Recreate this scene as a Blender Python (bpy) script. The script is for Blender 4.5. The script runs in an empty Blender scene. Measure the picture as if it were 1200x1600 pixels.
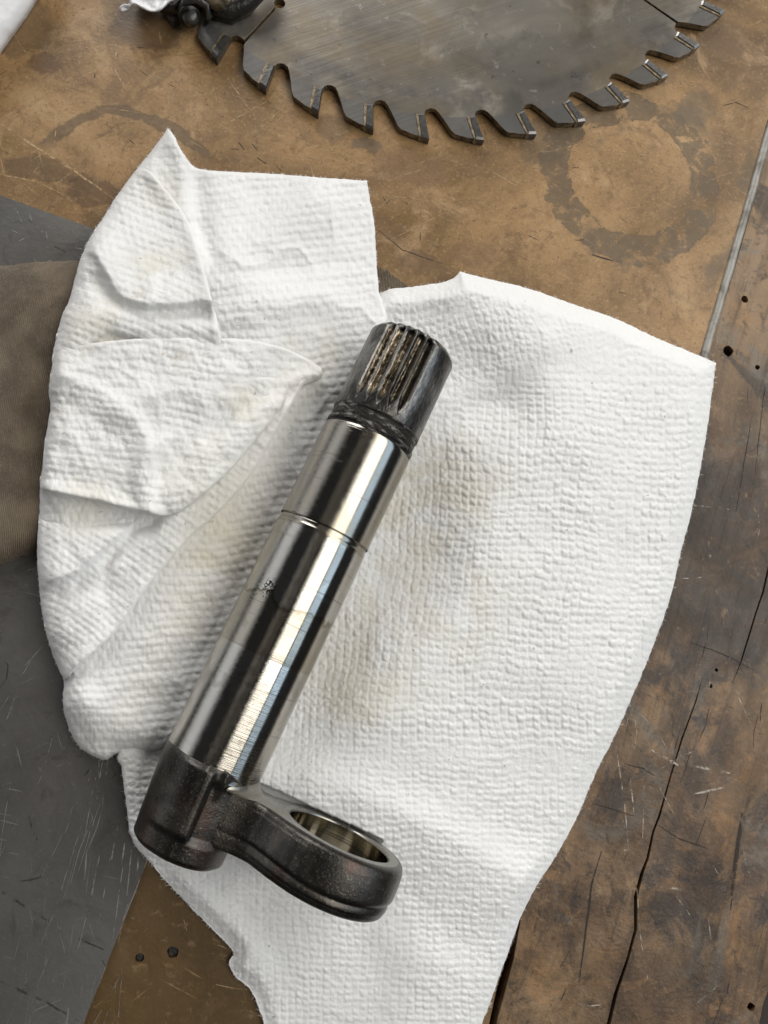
import bpy, bmesh, math, random
import numpy as np
from mathutils import Vector, Matrix
from mathutils.geometry import tessellate_polygon

sc = bpy.context.scene
rng = random.Random(7)
nrng = np.random.default_rng(11)

# ------------------------------------------------------------------ camera
CAM = np.array([0, 0, .22387199]); F = 1150.
RIGHT = np.array([.99344021, 0, .11435275]); DOWN = np.array([.01879857, -.98639525, -.16331265])
FWD = np.array([.11279701, .16439102, -.9799247])
cd = bpy.data.cameras.new('camera'); cam = bpy.data.objects.new('camera', cd); sc.collection.objects.link(cam)
m = Matrix(((RIGHT[0], -DOWN[0], -FWD[0], CAM[0]), (RIGHT[1], -DOWN[1], -FWD[1], CAM[1]), (RIGHT[2], -DOWN[2], -FWD[2], CAM[2]), (0, 0, 0, 1)))
cam.matrix_world = m
cd.sensor_fit = 'VERTICAL'; cd.sensor_height = 36; cd.sensor_width = 27
cd.lens = F / 1600 * 36; cd.clip_start = .005; cd.clip_end = 50
sc.camera = cam
# ------------------------------------------------------------------ world
W = bpy.data.worlds.new('World'); sc.world = W; W.use_nodes = True
W.node_tree.nodes['Background'].inputs[0].default_value = (.95, .97, 1, 1)
W.node_tree.nodes['Background'].inputs[1].default_value = .03
sc.view_settings.view_transform = 'Standard'; sc.view_settings.look = 'None'
sc.view_settings.exposure = .15; sc.view_settings.gamma = 1

# ------------------------------------------------------------------ shaft frame (shared numbers)
AX = np.array([.01887267, .05514353, .01695303]); SU = np.array([.41625615, .90924739, 0]); SW = np.array([.90924739, -.41625615, 0]); SR = .013453

def area(name, loc, target, sx, sy, L, col, updir):
    l = bpy.data.lights.new(name, 'AREA'); l.shape = 'RECTANGLE'; l.size = sx; l.size_y = sy
    l.energy = L * math.pi * sx * sy; l.color = col
    o = bpy.data.objects.new(name, l); sc.collection.objects.link(o)
    z = (Vector(loc) - Vector(target)).normalized(); y = Vector(updir); x = y.cross(z).normalized(); y = z.cross(x)
    M = Matrix((x, y, z)).transposed().to_4x4(); M.translation = Vector(loc); o.matrix_world = M
    return o
def wl(w, u, z): return tuple(SW * w + SU * u + np.array([0, 0, z]))
# long ceiling light over the bench to the right, and a blue window low beyond it
area('ceiling_lamp', wl(.60, .80, .95), wl(0.26, .80, 0), .64, 2.0, 3.75, (1, .965, .90), tuple(SU))
area('window_light', wl(1.42, .9, .86), wl(0, .9, .0), .52, 2.4, 1.6, (.62, .80, 1), tuple(SU))
area('upper_left_fill', wl(-1.0, 1.5, .80), wl(0, .2, 0), .8, 1.0, 7.0, (1, .98, .95), tuple(SU))  # unseen source added to fill the towel left of the shaft
area('left_fill_panel', wl(-1.5, .3, .52), wl(0, .3, 0), .85, 2.8, .75, (.97, .98, 1), tuple(SU))  # dim panel added out of view to lighten the shaft's left side

area('streak_strip_light', wl(-.30, .5, 1.5), wl(-.1, .3, 0), .03, 1.8, 1.4, (1, .93, .82), tuple(SU))  # two thin strips added overhead to put faint streaks in the shaft's reflection
area('streak_strip_light', wl(.02, .5, 1.5), wl(-.0, .3, 0), .025, 1.8, .8, (1, .85, .7), tuple(SU))
# ------------------------------------------------------------------ projection helpers: photo point at height z -> place on the bench
def P(px, py, z):
    px = np.asarray(px, float); py = np.asarray(py, float); z = np.asarray(z, float)
    d = (px - 600)[..., None] * RIGHT + (py - 800)[..., None] * DOWN + F * FWD
    k = (z - CAM[2]) / d[..., 2]
    return CAM + d * k[..., None]
def P2(q, z=0.): 
    r = P(q[0], q[1], z); return (float(r[0]), float(r[1]))

# ------------------------------------------------------------------ node helpers
class NT:
    def __init__(s, name):
        s.m = bpy.data.materials.new(name); s.m.use_nodes = True; s.t = s.m.node_tree; s.n = s.t.nodes; s.b = s.n['Principled BSDF']; s.out = s.n['Material Output']
        s.tc = s.n.new('ShaderNodeTexCoord')
    def L(s, a, b): s.t.links.new(a, b)
    def put(s, v, i):
        if isinstance(v, (int, float)): i.default_value = v
        elif isinstance(v, tuple): i.default_value = v if len(v) == 3 or len(i.default_value) == len(v) else (*v, 1)
        else: s.L(v, i)
    def col(s, v): return v if not isinstance(v, tuple) else (*v, 1) if len(v) == 3 else v
    def math(s, op, a, b=0., c=None, clamp=False):
        n = s.n.new('ShaderNodeMath'); n.operation = op; n.use_clamp = clamp; s.put(a, n.inputs[0]); s.put(b, n.inputs[1])
        if c is not None: s.put(c, n.inputs[2])
        return n.outputs[0]
    def noise(s, vec, scale, detail=4, rough=.55, dist=0., sc=(1, 1, 1), rot=0., loc=(0, 0, 0), col=False):
        mp = s.n.new('ShaderNodeMapping'); mp.inputs['Scale'].default_value = sc; mp.inputs['Rotation'].default_value = (0, 0, rot); mp.inputs['Location'].default_value = loc
        if rot and sc != (1, 1, 1):
            r = s.n.new('ShaderNodeMapping'); r.inputs['Rotation'].default_value = (0, 0, rot); s.L(vec, r.inputs[0]); mp.inputs['Rotation'].default_value = (0, 0, 0); s.L(r.outputs[0], mp.inputs[0])
        else: s.L(vec, mp.inputs[0])
        n = s.n.new('ShaderNodeTexNoise'); n.inputs['Scale'].default_value = scale; n.inputs['Detail'].default_value = detail; n.inputs['Roughness'].default_value = rough; n.inputs['Distortion'].default_value = dist
        s.L(mp.outputs[0], n.inputs['Vector'])
        return n.outputs['Color'] if col else n.outputs['Fac']
    def ramp(s, f, stops, interp='LINEAR'):
        n = s.n.new('ShaderNodeValToRGB'); e = n.color_ramp.elements; n.color_ramp.interpolation = interp
        while len(e) > 1: e.remove(e[0])
        for i, (p, c) in enumerate(stops):
            if isinstance(c, (int, float)): c = (c, c, c)
            el = e[0] if i == 0 else e.new(p); el.position = p; el.color = (*c, 1)
        s.L(f, n.inputs[0]); return n.outputs[0]
    def sm(s, f, a, b):
        n = s.n.new('ShaderNodeMapRange'); n.interpolation_type = 'SMOOTHSTEP'; s.put(f, n.inputs[0]); n.inputs[1].default_value = a; n.inputs[2].default_value = b; return n.outputs[0]
    def mix(s, f, a, b, mode='MIX'):
        n = s.n.new('ShaderNodeMix'); n.data_type = 'RGBA'; n.blend_type = mode; s.put(f, n.inputs[0])
        for v, i in ((a, 6), (b, 7)):
            if isinstance(v, tuple): n.inputs[i].default_value = (*v, 1) if len(v) == 3 else v
            else: s.L(v, n.inputs[i])
        return n.outputs[2]
    def bump(s, h, strength, dist, prev=None):
        n = s.n.new('ShaderNodeBump'); n.inputs['Strength'].default_value = strength; n.inputs['Distance'].default_value = dist; s.L(h, n.inputs['Height'])
        if prev is not None: s.L(prev, n.inputs['Normal'])
        return n.outputs[0]
    def set(s, **k):
        for kk, v in k.items(): s.put(s.col(v) if isinstance(v, tuple) else v, s.b.inputs[kk.replace('_', ' ')])
        return s.m
    def vadd(s, a, b, k):
        n = s.n.new('ShaderNodeVectorMath'); n.operation = 'SUBTRACT'; s.L(b, n.inputs[0]); n.inputs[1].default_value = (.5, .5, .5)
        n2 = s.n.new('ShaderNodeVectorMath'); n2.operation = 'SCALE'; s.L(n.outputs[0], n2.inputs[0]); n2.inputs['Scale'].default_value = k
        n3 = s.n.new('ShaderNodeVectorMath'); n3.operation = 'ADD'; s.L(a, n3.inputs[0]); s.L(n2.outputs[0], n3.inputs[1]); return n3.outputs[0]
    def dist(s, vec, c, sc=(1, 1, 1)):
        n = s.n.new('ShaderNodeVectorMath'); n.operation = 'SUBTRACT'; s.L(vec, n.inputs[0]); n.inputs[1].default_value = c
        n2 = s.n.new('ShaderNodeVectorMath'); n2.operation = 'MULTIPLY'; s.L(n.outputs[0], n2.inputs[0]); n2.inputs[1].default_value = sc
        n3 = s.n.new('ShaderNodeVectorMath'); n3.operation = 'LENGTH'; s.L(n2.outputs[0], n3.inputs[0]); return n3.outputs['Value']
    def sep(s, vec):
        n = s.n.new('ShaderNodeSeparateXYZ'); s.L(vec, n.inputs[0]); return n.outputs

def mat_hardboard():
    n = NT('hardboard'); v = n.tc.outputs['Object']
    wn = n.noise(v, 60, 4, .6, col=True); vw = n.vadd(v, wn, .012)
    big = n.noise(v, 16, 5, .62, .6); mid = n.noise(v, 75, 5, .65, .3, loc=(3, 1, 0)); fine = n.noise(v, 900, 3, .6)
    base = n.ramp(big, [(.28, (.085, .047, .019)), (.42, (.19, .112, .045)), (.55, (.325, .195, .085)), (.70, (.46, .298, .15))])
    base = n.mix(n.sm(mid, .52, .74), base, (.17, .095, .042))
    base = n.mix(n.math('MULTIPLY', n.sm(n.noise(v, 40, 6, .7, 1.0, loc=(7, 2, 0)), .55, .70), .55), base, (.50, .335, .18))
    base = n.mix(n.math('MULTIPLY', n.sm(fine, .52, .75), .45), base, (.50, .34, .19))
    base = n.mix(n.math('MULTIPLY', n.sm(n.noise(v, 700, 2, .6, loc=(5, 5, 0)), .62, .72), .5), base, (.05, .028, .014))
    # ring left by a wet can, and an older partial ring
    def ring(px, py, r0, r1, wob):
        c = P2((px, py)); d = n.dist(vw, (c[0], c[1], 0), (1, 1, 0))
        return n.math('MULTIPLY', n.sm(d, r0 - wob, r0 + wob), n.math('SUBTRACT', 1., n.sm(d, r1 - wob, r1 + wob)))
    worn = n.sm(n.noise(v, 130, 5, .7, .5, loc=(1, 9, 0)), .60, .50)
    r = n.math('MULTIPLY', ring(985, 276, .0225, .0330, .0007), worn)
    base = n.mix(n.math('MULTIPLY', r, .74), base, (.105, .080, .050))
    rim = n.math('MULTIPLY', n.math('SUBTRACT', r, n.math('MULTIPLY', ring(985, 276, .0229, .0326, .0002), worn)), 1.); base = n.mix(n.math('MULTIPLY', n.sm(rim, .25, .8), .6), base, (.06, .042, .026))
    r3 = n.math('MULTIPLY', ring(1040, 300, .028, .0385, .002), n.sm(n.noise(v, 45, 4, .6, loc=(2, 4, 0)), .45, .56))
    base = n.mix(n.math('MULTIPLY', r3, .55), base, (.115, .088, .058))
    xyz = n.sep(v); cy = P2((190, 235))[1]
    r2 = n.math('MULTIPLY', ring(190, 305, .0272, .0312, .0004), n.sm(xyz[1], cy - .004, cy + .003))
    base = n.mix(n.math('MULTIPLY', r2, .62), base, (.075, .055, .036))
    for px, py, rr, kx, col, k in [(572, 222, .0055, .8, (.13, .10, .07), .7), (1090, 170, .009, 1, (.12, .095, .065), .55), (78, 100, .006, .7, (.10, .05, .03), .6), (30, 40, .012, 1, (.10, .07, .04), .5),
                                   (300, 330, .02, .6, (.06, .036, .02), .5), (60, 265, .012, .45, (.07, .045, .025), .5), (150, 300, .010, .5, (.07, .04, .022), .6),
                                   (850, 220, .01, 1, (.10, .075, .05), .6), (520, 200, .008, .7, (.12, .08, .045), .5), (660, 410, .010, .35, (.12, .072, .038), .55), (740, 400, .010, .6, (.16, .09, .045), .45), (300, 1500, .045, .9, (.080, .050, .021), .84), (230, 45, .013, .8, (.07, .042, .02), .7), (480, 120, .014, .5, (.17, .10, .05), .5), (1130, 60, .010, .8, (.16, .10, .055), .5), (1020, 120, .010, .6, (.15, .10, .06), .5), (640, 260, .014, .6, (.19, .11, .055), .6)]:  # the dark blob beside the greasy bracket paints in its shadow
        c = P2((px, py)); d = n.dist(n.vadd(v, n.noise(v, 90, 4, .6, loc=(px, 0, 0), col=True), .014), (c[0], c[1], 0), (1, 1 / kx, 0))
        base = n.mix(n.math('MULTIPLY', n.sm(d, rr, rr * .75), k), base, col)
    # fine random scuffs in three directions
    for a, lo in ((.5, .66), (-.6, .67), (1.3, .68)):
        sn = n.noise(v, 55, 2, .5, .15, sc=(1, 16, 1), rot=a, loc=(a * 7, 0, 0)); br = n.noise(v, 50, 2, .5, loc=(0, a * 5, 0))
        base = n.mix(n.math('MULTIPLY', n.math('MULTIPLY', n.sm(sn, lo, lo + .06), n.sm(br, .45, .6)), .5), base, (.45, .30, .16))
    base = n.mix(n.math('MULTIPLY', n.sm(n.noise(v, 34, 7, .75, 1.4, loc=(11, 6, 0)), .55, .63), .5), base, (.15, .088, .04))
    base = n.mix(n.math('MULTIPLY', n.sm(n.noise(v, 140, 6, .75, 1.0, loc=(1, 16, 0)), .60, .68), .6), base, (.09, .052, .026))
    base = n.mix(n.math('MULTIPLY', n.sm(n.noise(v, 420, 4, .75, .6, loc=(3, 7, 0)), .50, .66), .42), base, (.13, .075, .032))
    base = n.mix(n.math('MULTIPLY', n.sm(n.noise(v, 260, 4, .75, .4, loc=(13, 7, 0)), .56, .70), .20), base, (.54, .37, .20))
    hgt = n.math('ADD', n.math('MULTIPLY', mid, .6), n.math('MULTIPLY', fine, .25))
    return n.set(Base_Color=base, Roughness=n.math('ADD', .22, n.math('MULTIPLY', n.noise(v, 55, 4, .6, loc=(8, 8, 0)), .50)), Normal=n.bump(hgt, .5, .0006), Specular_IOR_Level=.4)

SEAM = P2((1193, 230)), P2((800, 1480))
SA = math.atan2(SEAM[1][1] - SEAM[0][1], SEAM[1][0] - SEAM[0][0])
def mat_plank():
    n = NT('old_plank_wood'); v = n.tc.outputs['Object']
    g1 = n.noise(v, 22, 6, .65, 1.2, sc=(.35, 1.5, 1), rot=-SA); g2 = n.noise(v, 120, 5, .65, .6, sc=(.12, 2.2, 1), rot=-SA)
    big = n.noise(v, 20, 6, .62, 1.0, loc=(4, 8, 0)); blot = n.noise(v, 48, 6, .7, .8, loc=(9, 3, 0)); fine = n.noise(v, 800, 3, .6)
    base = n.ramp(big, [(.32, (.050, .031, .018)), (.43, (.13, .076, .038)), (.55, (.235, .150, .080)), (.70, (.35, .235, .13))])
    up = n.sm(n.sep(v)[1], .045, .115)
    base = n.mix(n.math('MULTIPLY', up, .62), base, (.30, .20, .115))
    base = n.mix(n.math('MULTIPLY', n.sm(g1, .50, .64), .55), base, (.055, .036, .024))
    base = n.mix(n.math('MULTIPLY', n.sm(blot, .55, .66), .6), base, (.29, .165, .07))
    base = n.mix(n.math('MULTIPLY', n.sm(n.noise(v, 42, 5, .7, .7, loc=(1, 13, 0)), .53, .63), .75), base, (.040, .031, .027))
    base = n.mix(n.math('MULTIPLY', n.sm(n.noise(v, 33, 6, .72, 1.0, loc=(21, 3, 0)), .55, .64), .6), base, (.33, .185, .075))
    base = n.mix(n.math('MULTIPLY', n.sm(n.noise(v, 26, 5, .7, .9, loc=(12, 5, 0)), .53, .64), .6), base, (.19, .172, .14))
    base = n.mix(n.math('MULTIPLY', n.sm(g2, .56, .70), .6), base, (.045, .028, .017))
    base = n.mix(n.math('MULTIPLY', n.sm(fine, .60, .74), .35), base, (.36, .28, .19))
    c = P2((1120, 880)); d = n.dist(n.vadd(v, n.noise(v, 70, 4, .6, col=True), .02), (c[0], c[1], 0), (1, .75, 0))
    base = n.mix(n.math('MULTIPLY', n.sm(d, .031, .022), .72), base, (.042, .028, .02))
    base = n.mix(n.math('MULTIPLY', n.sm(n.noise(v, 75, 6, .75, 1.5, loc=(2, 7, 0)), .56, .66), .65), base, (.035, .024, .016))
    base = n.mix(n.math('MULTIPLY', n.sm(n.noise(v, 110, 6, .75, 1.2, loc=(6, 1, 0)), .58, .68), .6), base, (.36, .235, .12))
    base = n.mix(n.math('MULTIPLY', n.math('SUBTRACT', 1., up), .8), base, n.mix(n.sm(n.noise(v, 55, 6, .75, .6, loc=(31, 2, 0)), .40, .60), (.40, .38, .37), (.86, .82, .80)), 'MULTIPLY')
    base = n.mix(n.math('MULTIPLY', n.sm(n.noise(v, 210, 5, .75, .8, loc=(4, 22, 0)), .60, .68), .6), base, (.025, .017, .012))
    hgt = n.math('ADD', n.math('MULTIPLY', g2, .7), n.math('MULTIPLY', blot, .8))
    return n.set(Base_Color=base, Roughness=n.math('ADD', .24, n.math('MULTIPLY', n.noise(v, 60, 4, .6, loc=(8, 8, 0)), .50)), Normal=n.bump(n.math('ADD', hgt, n.math('MULTIPLY', fine, .30)), .55, .0010), Specular_IOR_Level=.38)

def mat_simple(name, col, rough=.5, metal=0., bumpk=0., bs=400, col2=None, cs=60, **kw):
    n = NT(name); v = n.tc.outputs['Object']; c = col
    if col2 is not None: c = n.mix(n.sm(n.noise(v, cs, 5, .65, .5), .38, .66), col, col2)
    k = dict(Base_Color=c, Roughness=rough, Metallic=metal)
    if bumpk: k['Normal'] = n.bump(n.noise(v, bs, 4, .6), bumpk, .0006)
    k.update(kw); return n.set(**k)

def mat_plate():
    n = NT('worn_sheet_steel'); v = n.tc.outputs['Object']
    big = n.noise(v, 14, 5, .6, .6); mid = n.noise(v, 90, 5, .68, .5); fine = n.noise(v, 600, 3, .6)
    base = n.ramp(big, [(.3, (.105, .098, .090)), (.7, (.215, .207, .197))])
    base = n.mix(n.math('MULTIPLY', n.sm(mid, .54, .70), .55), base, (.085, .08, .076))
    base = n.mix(n.math('MULTIPLY', n.sm(n.noise(v, 35, 6, .7, 1.5, loc=(3, 3, 0)), .57, .64), .55), base, (.10, .09, .08))
    base = n.mix(n.math('MULTIPLY', n.sm(fine, .62, .75), .3), base, (.34, .335, .33))
    for a in (.25, 1.25, -.4):
        sn = n.noise(v, 60, 2, .5, .05, sc=(1, 22, 1), rot=a, loc=(a * 9, 0, 0)); br = n.noise(v, 60, 2, .5, loc=(0, a * 5, 0))
        base = n.mix(n.math('MULTIPLY', n.math('MULTIPLY', n.sm(sn, .68, .73), n.sm(br, .48, .6)), .35), base, (.5, .5, .49))
    return n.set(Base_Color=base, Metallic=.62, Roughness=n.math('ADD', .34, n.math('MULTIPLY', mid, .3)), Normal=n.bump(n.math('ADD', mid, fine), .25, .0003))

def mat_blade():
    n = NT('brushed_blade_steel'); v = n.tc.outputs['Object']
    mid = n.noise(v, 38, 6, .68, .6); fine = n.noise(v, 300, 4, .65); br = n.noise(v, 130, 3, .6, 0, sc=(.10, 3, 1), rot=-.45)
    base = n.ramp(n.noise(v, 15, 4, .6, .4), [(.32, (.115, .104, .092)), (.5, (.19, .174, .152)), (.68, (.33, .305, .265))])
    base = n.mix(n.math('MULTIPLY', n.sm(mid, .54, .68), .55), base, (.45, .41, .345))
    base = n.mix(n.math('MULTIPLY', n.sm(n.noise(v, 30, 6, .7, .4, loc=(5, 0, 0)), .52, .68), .65), base, (.095, .085, .075))
    base = n.mix(n.math('MULTIPLY', n.sm(fine, .6, .74), .4), base, (.45, .42, .38))
    base = n.mix(n.math('MULTIPLY', n.sm(n.noise(v, 260, 3, .6, loc=(1, 1, 3)), .66, .74), .6), base, (.05, .045, .04))
    d = n.dist(v, (0, 0, 0), (1, 1, 0))
    base = n.mix(n.math('MULTIPLY', n.math('MULTIPLY', n.sm(d, .105, .110), n.sm(n.noise(v, 90, 3, .6), .40, .6)), .45), base, (.07, .065, .062))
    base = n.mix(n.math('MULTIPLY', n.sm(n.noise(v, 24, 5, .65, .8, loc=(2, 8, 0)), .42, .62), .55), base, (.20, .16, .105))
    fac = n.sm(d, .1179, .1182); base = n.mix(n.math('MULTIPLY', fac, .7), base, (.12, .12, .122))
    return n.set(Base_Color=base, Metallic=.8, Roughness=n.math('ADD', .36, n.math('MULTIPLY', mid, .26)), Normal=n.bump(n.math('ADD', br, n.math('MULTIPLY', fine, .5)), .40, .0003), Anisotropic=.3)

def mat_towel():
    n = NT('embossed_white_paper'); v = n.tc.outputs['Object']
    fib = n.noise(v, 2600, 3, .7, .6); fib2 = n.noise(v, 900, 4, .65, .4)
    at = n.n.new('ShaderNodeAttribute'); at.attribute_name = 'soil_shade'; soil_shade = at.outputs['Fac']
    big = n.noise(v, 28, 5, .65, .8)
    f = n.math('MULTIPLY', soil_shade, n.sm(big, .36, .62))
    base = n.mix(n.math('MULTIPLY', f, .66), (.86, .86, .855), (.68, .625, .49))
    sp = n.math('MULTIPLY', n.sm(n.noise(v, 170, 4, .7, .5, loc=(2, 2, 0)), .60, .70), n.sm(soil_shade, .45, .9))
    base = n.mix(n.math('MULTIPLY', sp, .45), base, (.42, .31, .20))
    spk = n.sm(n.noise(v, 420, 2, .5, loc=(8, 1, 0)), .745, .76)
    base = n.mix(n.math('MULTIPLY', spk, .5), base, (.25, .22, .2))
    h = n.math('ADD', n.math('MULTIPLY', fib, .7), n.math('ADD', fib2, n.noise(v, 480, 3, .6, .6, loc=(5, 5, 1))))
    m = n.set(Base_Color=base, Roughness=.85, Specular_IOR_Level=.18, Normal=n.bump(h, .65, .00036), Sheen_Weight=.15)
    return m

def mat_rag():
    n = NT('khaki_twill'); v = n.tc.outputs['Object']
    wv = n.n.new('ShaderNodeTexWave'); wv.wave_type = 'BANDS'; wv.bands_direction = 'X'; wv.inputs['Scale'].default_value = 620; wv.inputs['Distortion'].default_value = 1.2; wv.inputs['Detail'].default_value = 2
    mp = n.n.new('ShaderNodeMapping'); mp.inputs['Rotation'].default_value = (0, 0, .06); n.L(v, mp.inputs[0]); n.L(mp.outputs[0], wv.inputs[0]); w = wv.outputs['Fac']
    big = n.noise(v, 40, 5, .65, .5); fine = n.noise(v, 1400, 3, .6)
    base = n.mix(n.sm(big, .38, .66), (.115, .088, .060), (.225, .178, .125))
    base = n.mix(n.math('MULTIPLY', n.sm(w, .5, .1), .40), base, (.06, .042, .026))
    base = n.mix(n.math('MULTIPLY', n.sm(fine, .5, .7), .35), base, (.28, .235, .175))
    return n.set(Base_Color=base, Roughness=.92, Specular_IOR_Level=.1, Sheen_Weight=.2, Normal=n.bump(n.math('ADD', w, n.math('MULTIPLY', fine, .6)), .7, .00035))

def mat_polished(name, r_lo, r_hi, tint=(.46, .445, .415), film=.35, gscale=1., dots=True):
    # local frame: X across, Y along the shaft, Z up
    n = NT(name); v = n.tc.outputs['Object']
    lines = n.noise(v, 1, 4, .7, 0, sc=(14, 2600, 14)); lines2 = n.noise(v, 1, 3, .6, 0, sc=(20, 1300, 20), loc=(0, 4, 2))
    big = n.noise(v, 1, 5, .6, .7, sc=(60, 34, 60)); fine = n.noise(v, 900, 3, .6)
    base = n.mix(n.math('MULTIPLY', n.sm(big, .48, .62), film), tint, (.33, .29, .215))
    base = n.mix(n.math('MULTIPLY', n.sm(lines2, .60, .70), .6), base, (.16, .14, .12))
    if dots:
        yy = n.sep(v)[1]; e = n.math('ADD', yy, n.math('MULTIPLY', n.noise(v, 120, 3, .6), .010))
        band = n.math('MULTIPLY', n.sm(yy, -.0668, -.0664), n.math('SUBTRACT', 1., n.sm(e, -.0475, -.0462)))
        base = n.mix(n.math('MULTIPLY', band, .38), base, (.22, .185, .11)); edge = n.math('MULTIPLY', n.sm(e, -.0485, -.0472), n.math('SUBTRACT', 1., n.sm(e, -.0472, -.0462)))
        base = n.mix(n.math('MULTIPLY', edge, .55), base, (.10, .085, .045)); base = n.mix(n.math('MULTIPLY', n.sm(n.noise(v, 70, 4, .6, 1.2, loc=(3, 1, 5)), .55, .60), .35), base, (.24, .225, .20))
        c = (-.0063, -.0502, .0118); dd = n.dist(v, c, (1, .62, .3)); k = n.math('MULTIPLY', n.sm(dd, .0022, .0010), n.sm(n.noise(v, 1500, 2, .5), .50, .56))
        base = n.mix(k, base, (.02, .018, .016))
    rgh = n.math('ADD', r_lo, n.math('MULTIPLY', n.sm(n.math('ADD', n.math('MULTIPLY', big, .7), n.math('MULTIPLY', fine, .3)), .35, .7), r_hi - r_lo))
    return n.set(Base_Color=base, Metallic=1., Roughness=rgh, Normal=n.bump(lines, .26 * gscale, .00022, n.bump(lines2, .035 * gscale, .0003)))

def mat_cast():
    n = NT('dark_forged_steel'); v = n.tc.outputs['Object']
    fine = n.noise(v, 1700, 3, .7); mid = n.noise(v, 300, 5, .7, .4); big = n.noise(v, 60, 5, .65, .5)
    base = n.mix(n.sm(big, .42, .62), (.040, .037, .034), (.090, .080, .069))
    base = n.mix(n.math('MULTIPLY', n.sm(fine, .56, .72), .6), base, (.30, .265, .225))
    base = n.mix(n.math('MULTIPLY', n.sm(n.noise(v, 90, 3, .6, loc=(3, 0, 1)), .56, .66), .5), base, (.075, .038, .026))
    return n.set(Base_Color=base, Metallic=.9, Roughness=n.math('ADD', .22, n.math('MULTIPLY', fine, .26)), Normal=n.bump(fine, .34, .0004, n.bump(mid, .09, .0008)), Coat_Weight=.25, Coat_Roughness=.25)

def mat_grease():
    n = NT('greasy_black_steel'); v = n.tc.outputs['Object']
    a = n.noise(v, 1, 5, .7, .3, sc=(260, 700, 260)); f = n.noise(v, 900, 3, .6)
    base = n.mix(n.sm(a, .5, .64), (.03, .027, .024), (.26, .245, .225))
    return n.set(Base_Color=base, Metallic=.75, Roughness=n.math('ADD', .18, n.math('MULTIPLY', f, .3)), Normal=n.bump(a, .9, .0011, n.bump(f, .3, .0005)))

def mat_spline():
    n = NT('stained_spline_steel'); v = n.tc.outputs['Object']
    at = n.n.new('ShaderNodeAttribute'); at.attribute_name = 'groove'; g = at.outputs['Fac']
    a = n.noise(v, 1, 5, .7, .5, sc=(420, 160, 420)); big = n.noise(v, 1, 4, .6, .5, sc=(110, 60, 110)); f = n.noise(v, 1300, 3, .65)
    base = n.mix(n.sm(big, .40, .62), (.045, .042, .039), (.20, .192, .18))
    base = n.mix(n.sm(g, .12, .45), base, (.014, .012, .010)); at2 = n.n.new('ShaderNodeAttribute'); at2.attribute_name = 'debris'  # groove black paints in the shade; tan debris keeps to the lit side
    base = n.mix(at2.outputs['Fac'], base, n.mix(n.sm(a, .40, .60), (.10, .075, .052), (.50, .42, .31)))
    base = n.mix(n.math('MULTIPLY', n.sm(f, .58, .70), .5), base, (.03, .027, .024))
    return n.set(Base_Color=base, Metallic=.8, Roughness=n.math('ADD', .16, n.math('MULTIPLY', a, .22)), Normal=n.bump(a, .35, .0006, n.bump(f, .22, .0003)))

M_board = mat_hardboard(); M_plank = mat_plank(); M_plate = mat_plate(); M_blade = mat_blade(); M_towel = mat_towel(); M_rag = mat_rag()
M_pol1 = mat_polished('ground_journal_steel', .10, .20, (.34, .32, .285), .6, 1.2, False)
M_pol2 = mat_polished('polished_journal_steel', .055, .13)
M_face = mat_polished('machined_face_steel', .24, .40, (.30, .29, .27), .4, .5, False)
M_bore = mat_polished('bright_bore_steel', .05, .13, (.60, .56, .47), .5, .2, False)
M_cast = mat_cast(); M_grease = mat_grease(); M_spl = mat_spline()
M_dark = mat_simple('dark_grease', (.018, .015, .012), .32, .2, .6, 500)
M_carb = mat_simple('carbide', (.13, .128, .125), .30, .85, .15, 900, (.22, .215, .21), 200)
M_braze = mat_simple('brass_braze', (.34, .27, .17), .45, .6, .4, 1200, (.12, .09, .055), 350)
M_trim = mat_simple('grey_trim_metal', (.33, .32, .29), .5, .2, .4, 300, (.16, .145, .12), 120)
M_white = mat_simple('white_wrapping', (.78, .78, .79), .42, 0, .15, 200)
M_navy = mat_simple('navy_floor_paint', (.010, .016, .045), .4)
M_nail = mat_simple('dull_nail_steel', (.09, .085, .08), .4, .8, .5, 700)
M_tan = mat_simple('oily_aluminium', (.40, .34, .24), .45, .5, .7, 350, (.07, .055, .04), 130)

# ------------------------------------------------------------------ object helpers
def tag(o, **k):
    for a, b in k.items(): o[a] = b
    return o
def empty(name, loc=(0, 0, 0), **k):
    o = bpy.data.objects.new(name, None); sc.collection.objects.link(o); o.location = loc; o.empty_display_size = .02; return tag(o, **k)
def link(name, me, mat, parent=None, smooth=True):
    if mat is not None: me.materials.append(mat)
    if smooth and len(me.polygons): me.polygons.foreach_set('use_smooth', np.ones(len(me.polygons), bool))
    o = bpy.data.objects.new(name, me); sc.collection.objects.link(o)
    if parent is not None: o.parent = parent
    return o
def npmesh(name, V, Q):
    me = bpy.data.meshes.new(name); V = np.ascontiguousarray(V, np.float32); Q = np.asarray(Q, np.int32); k = Q.shape[1]
    me.vertices.add(len(V)); me.vertices.foreach_set('co', V.ravel()); me.loops.add(Q.size); me.loops.foreach_set('vertex_index', Q.ravel())
    me.polygons.add(len(Q)); me.polygons.foreach_set('loop_start', np.arange(0, Q.size, k, dtype=np.int32)); me.update(calc_edges=True); me.validate(); return me
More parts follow.
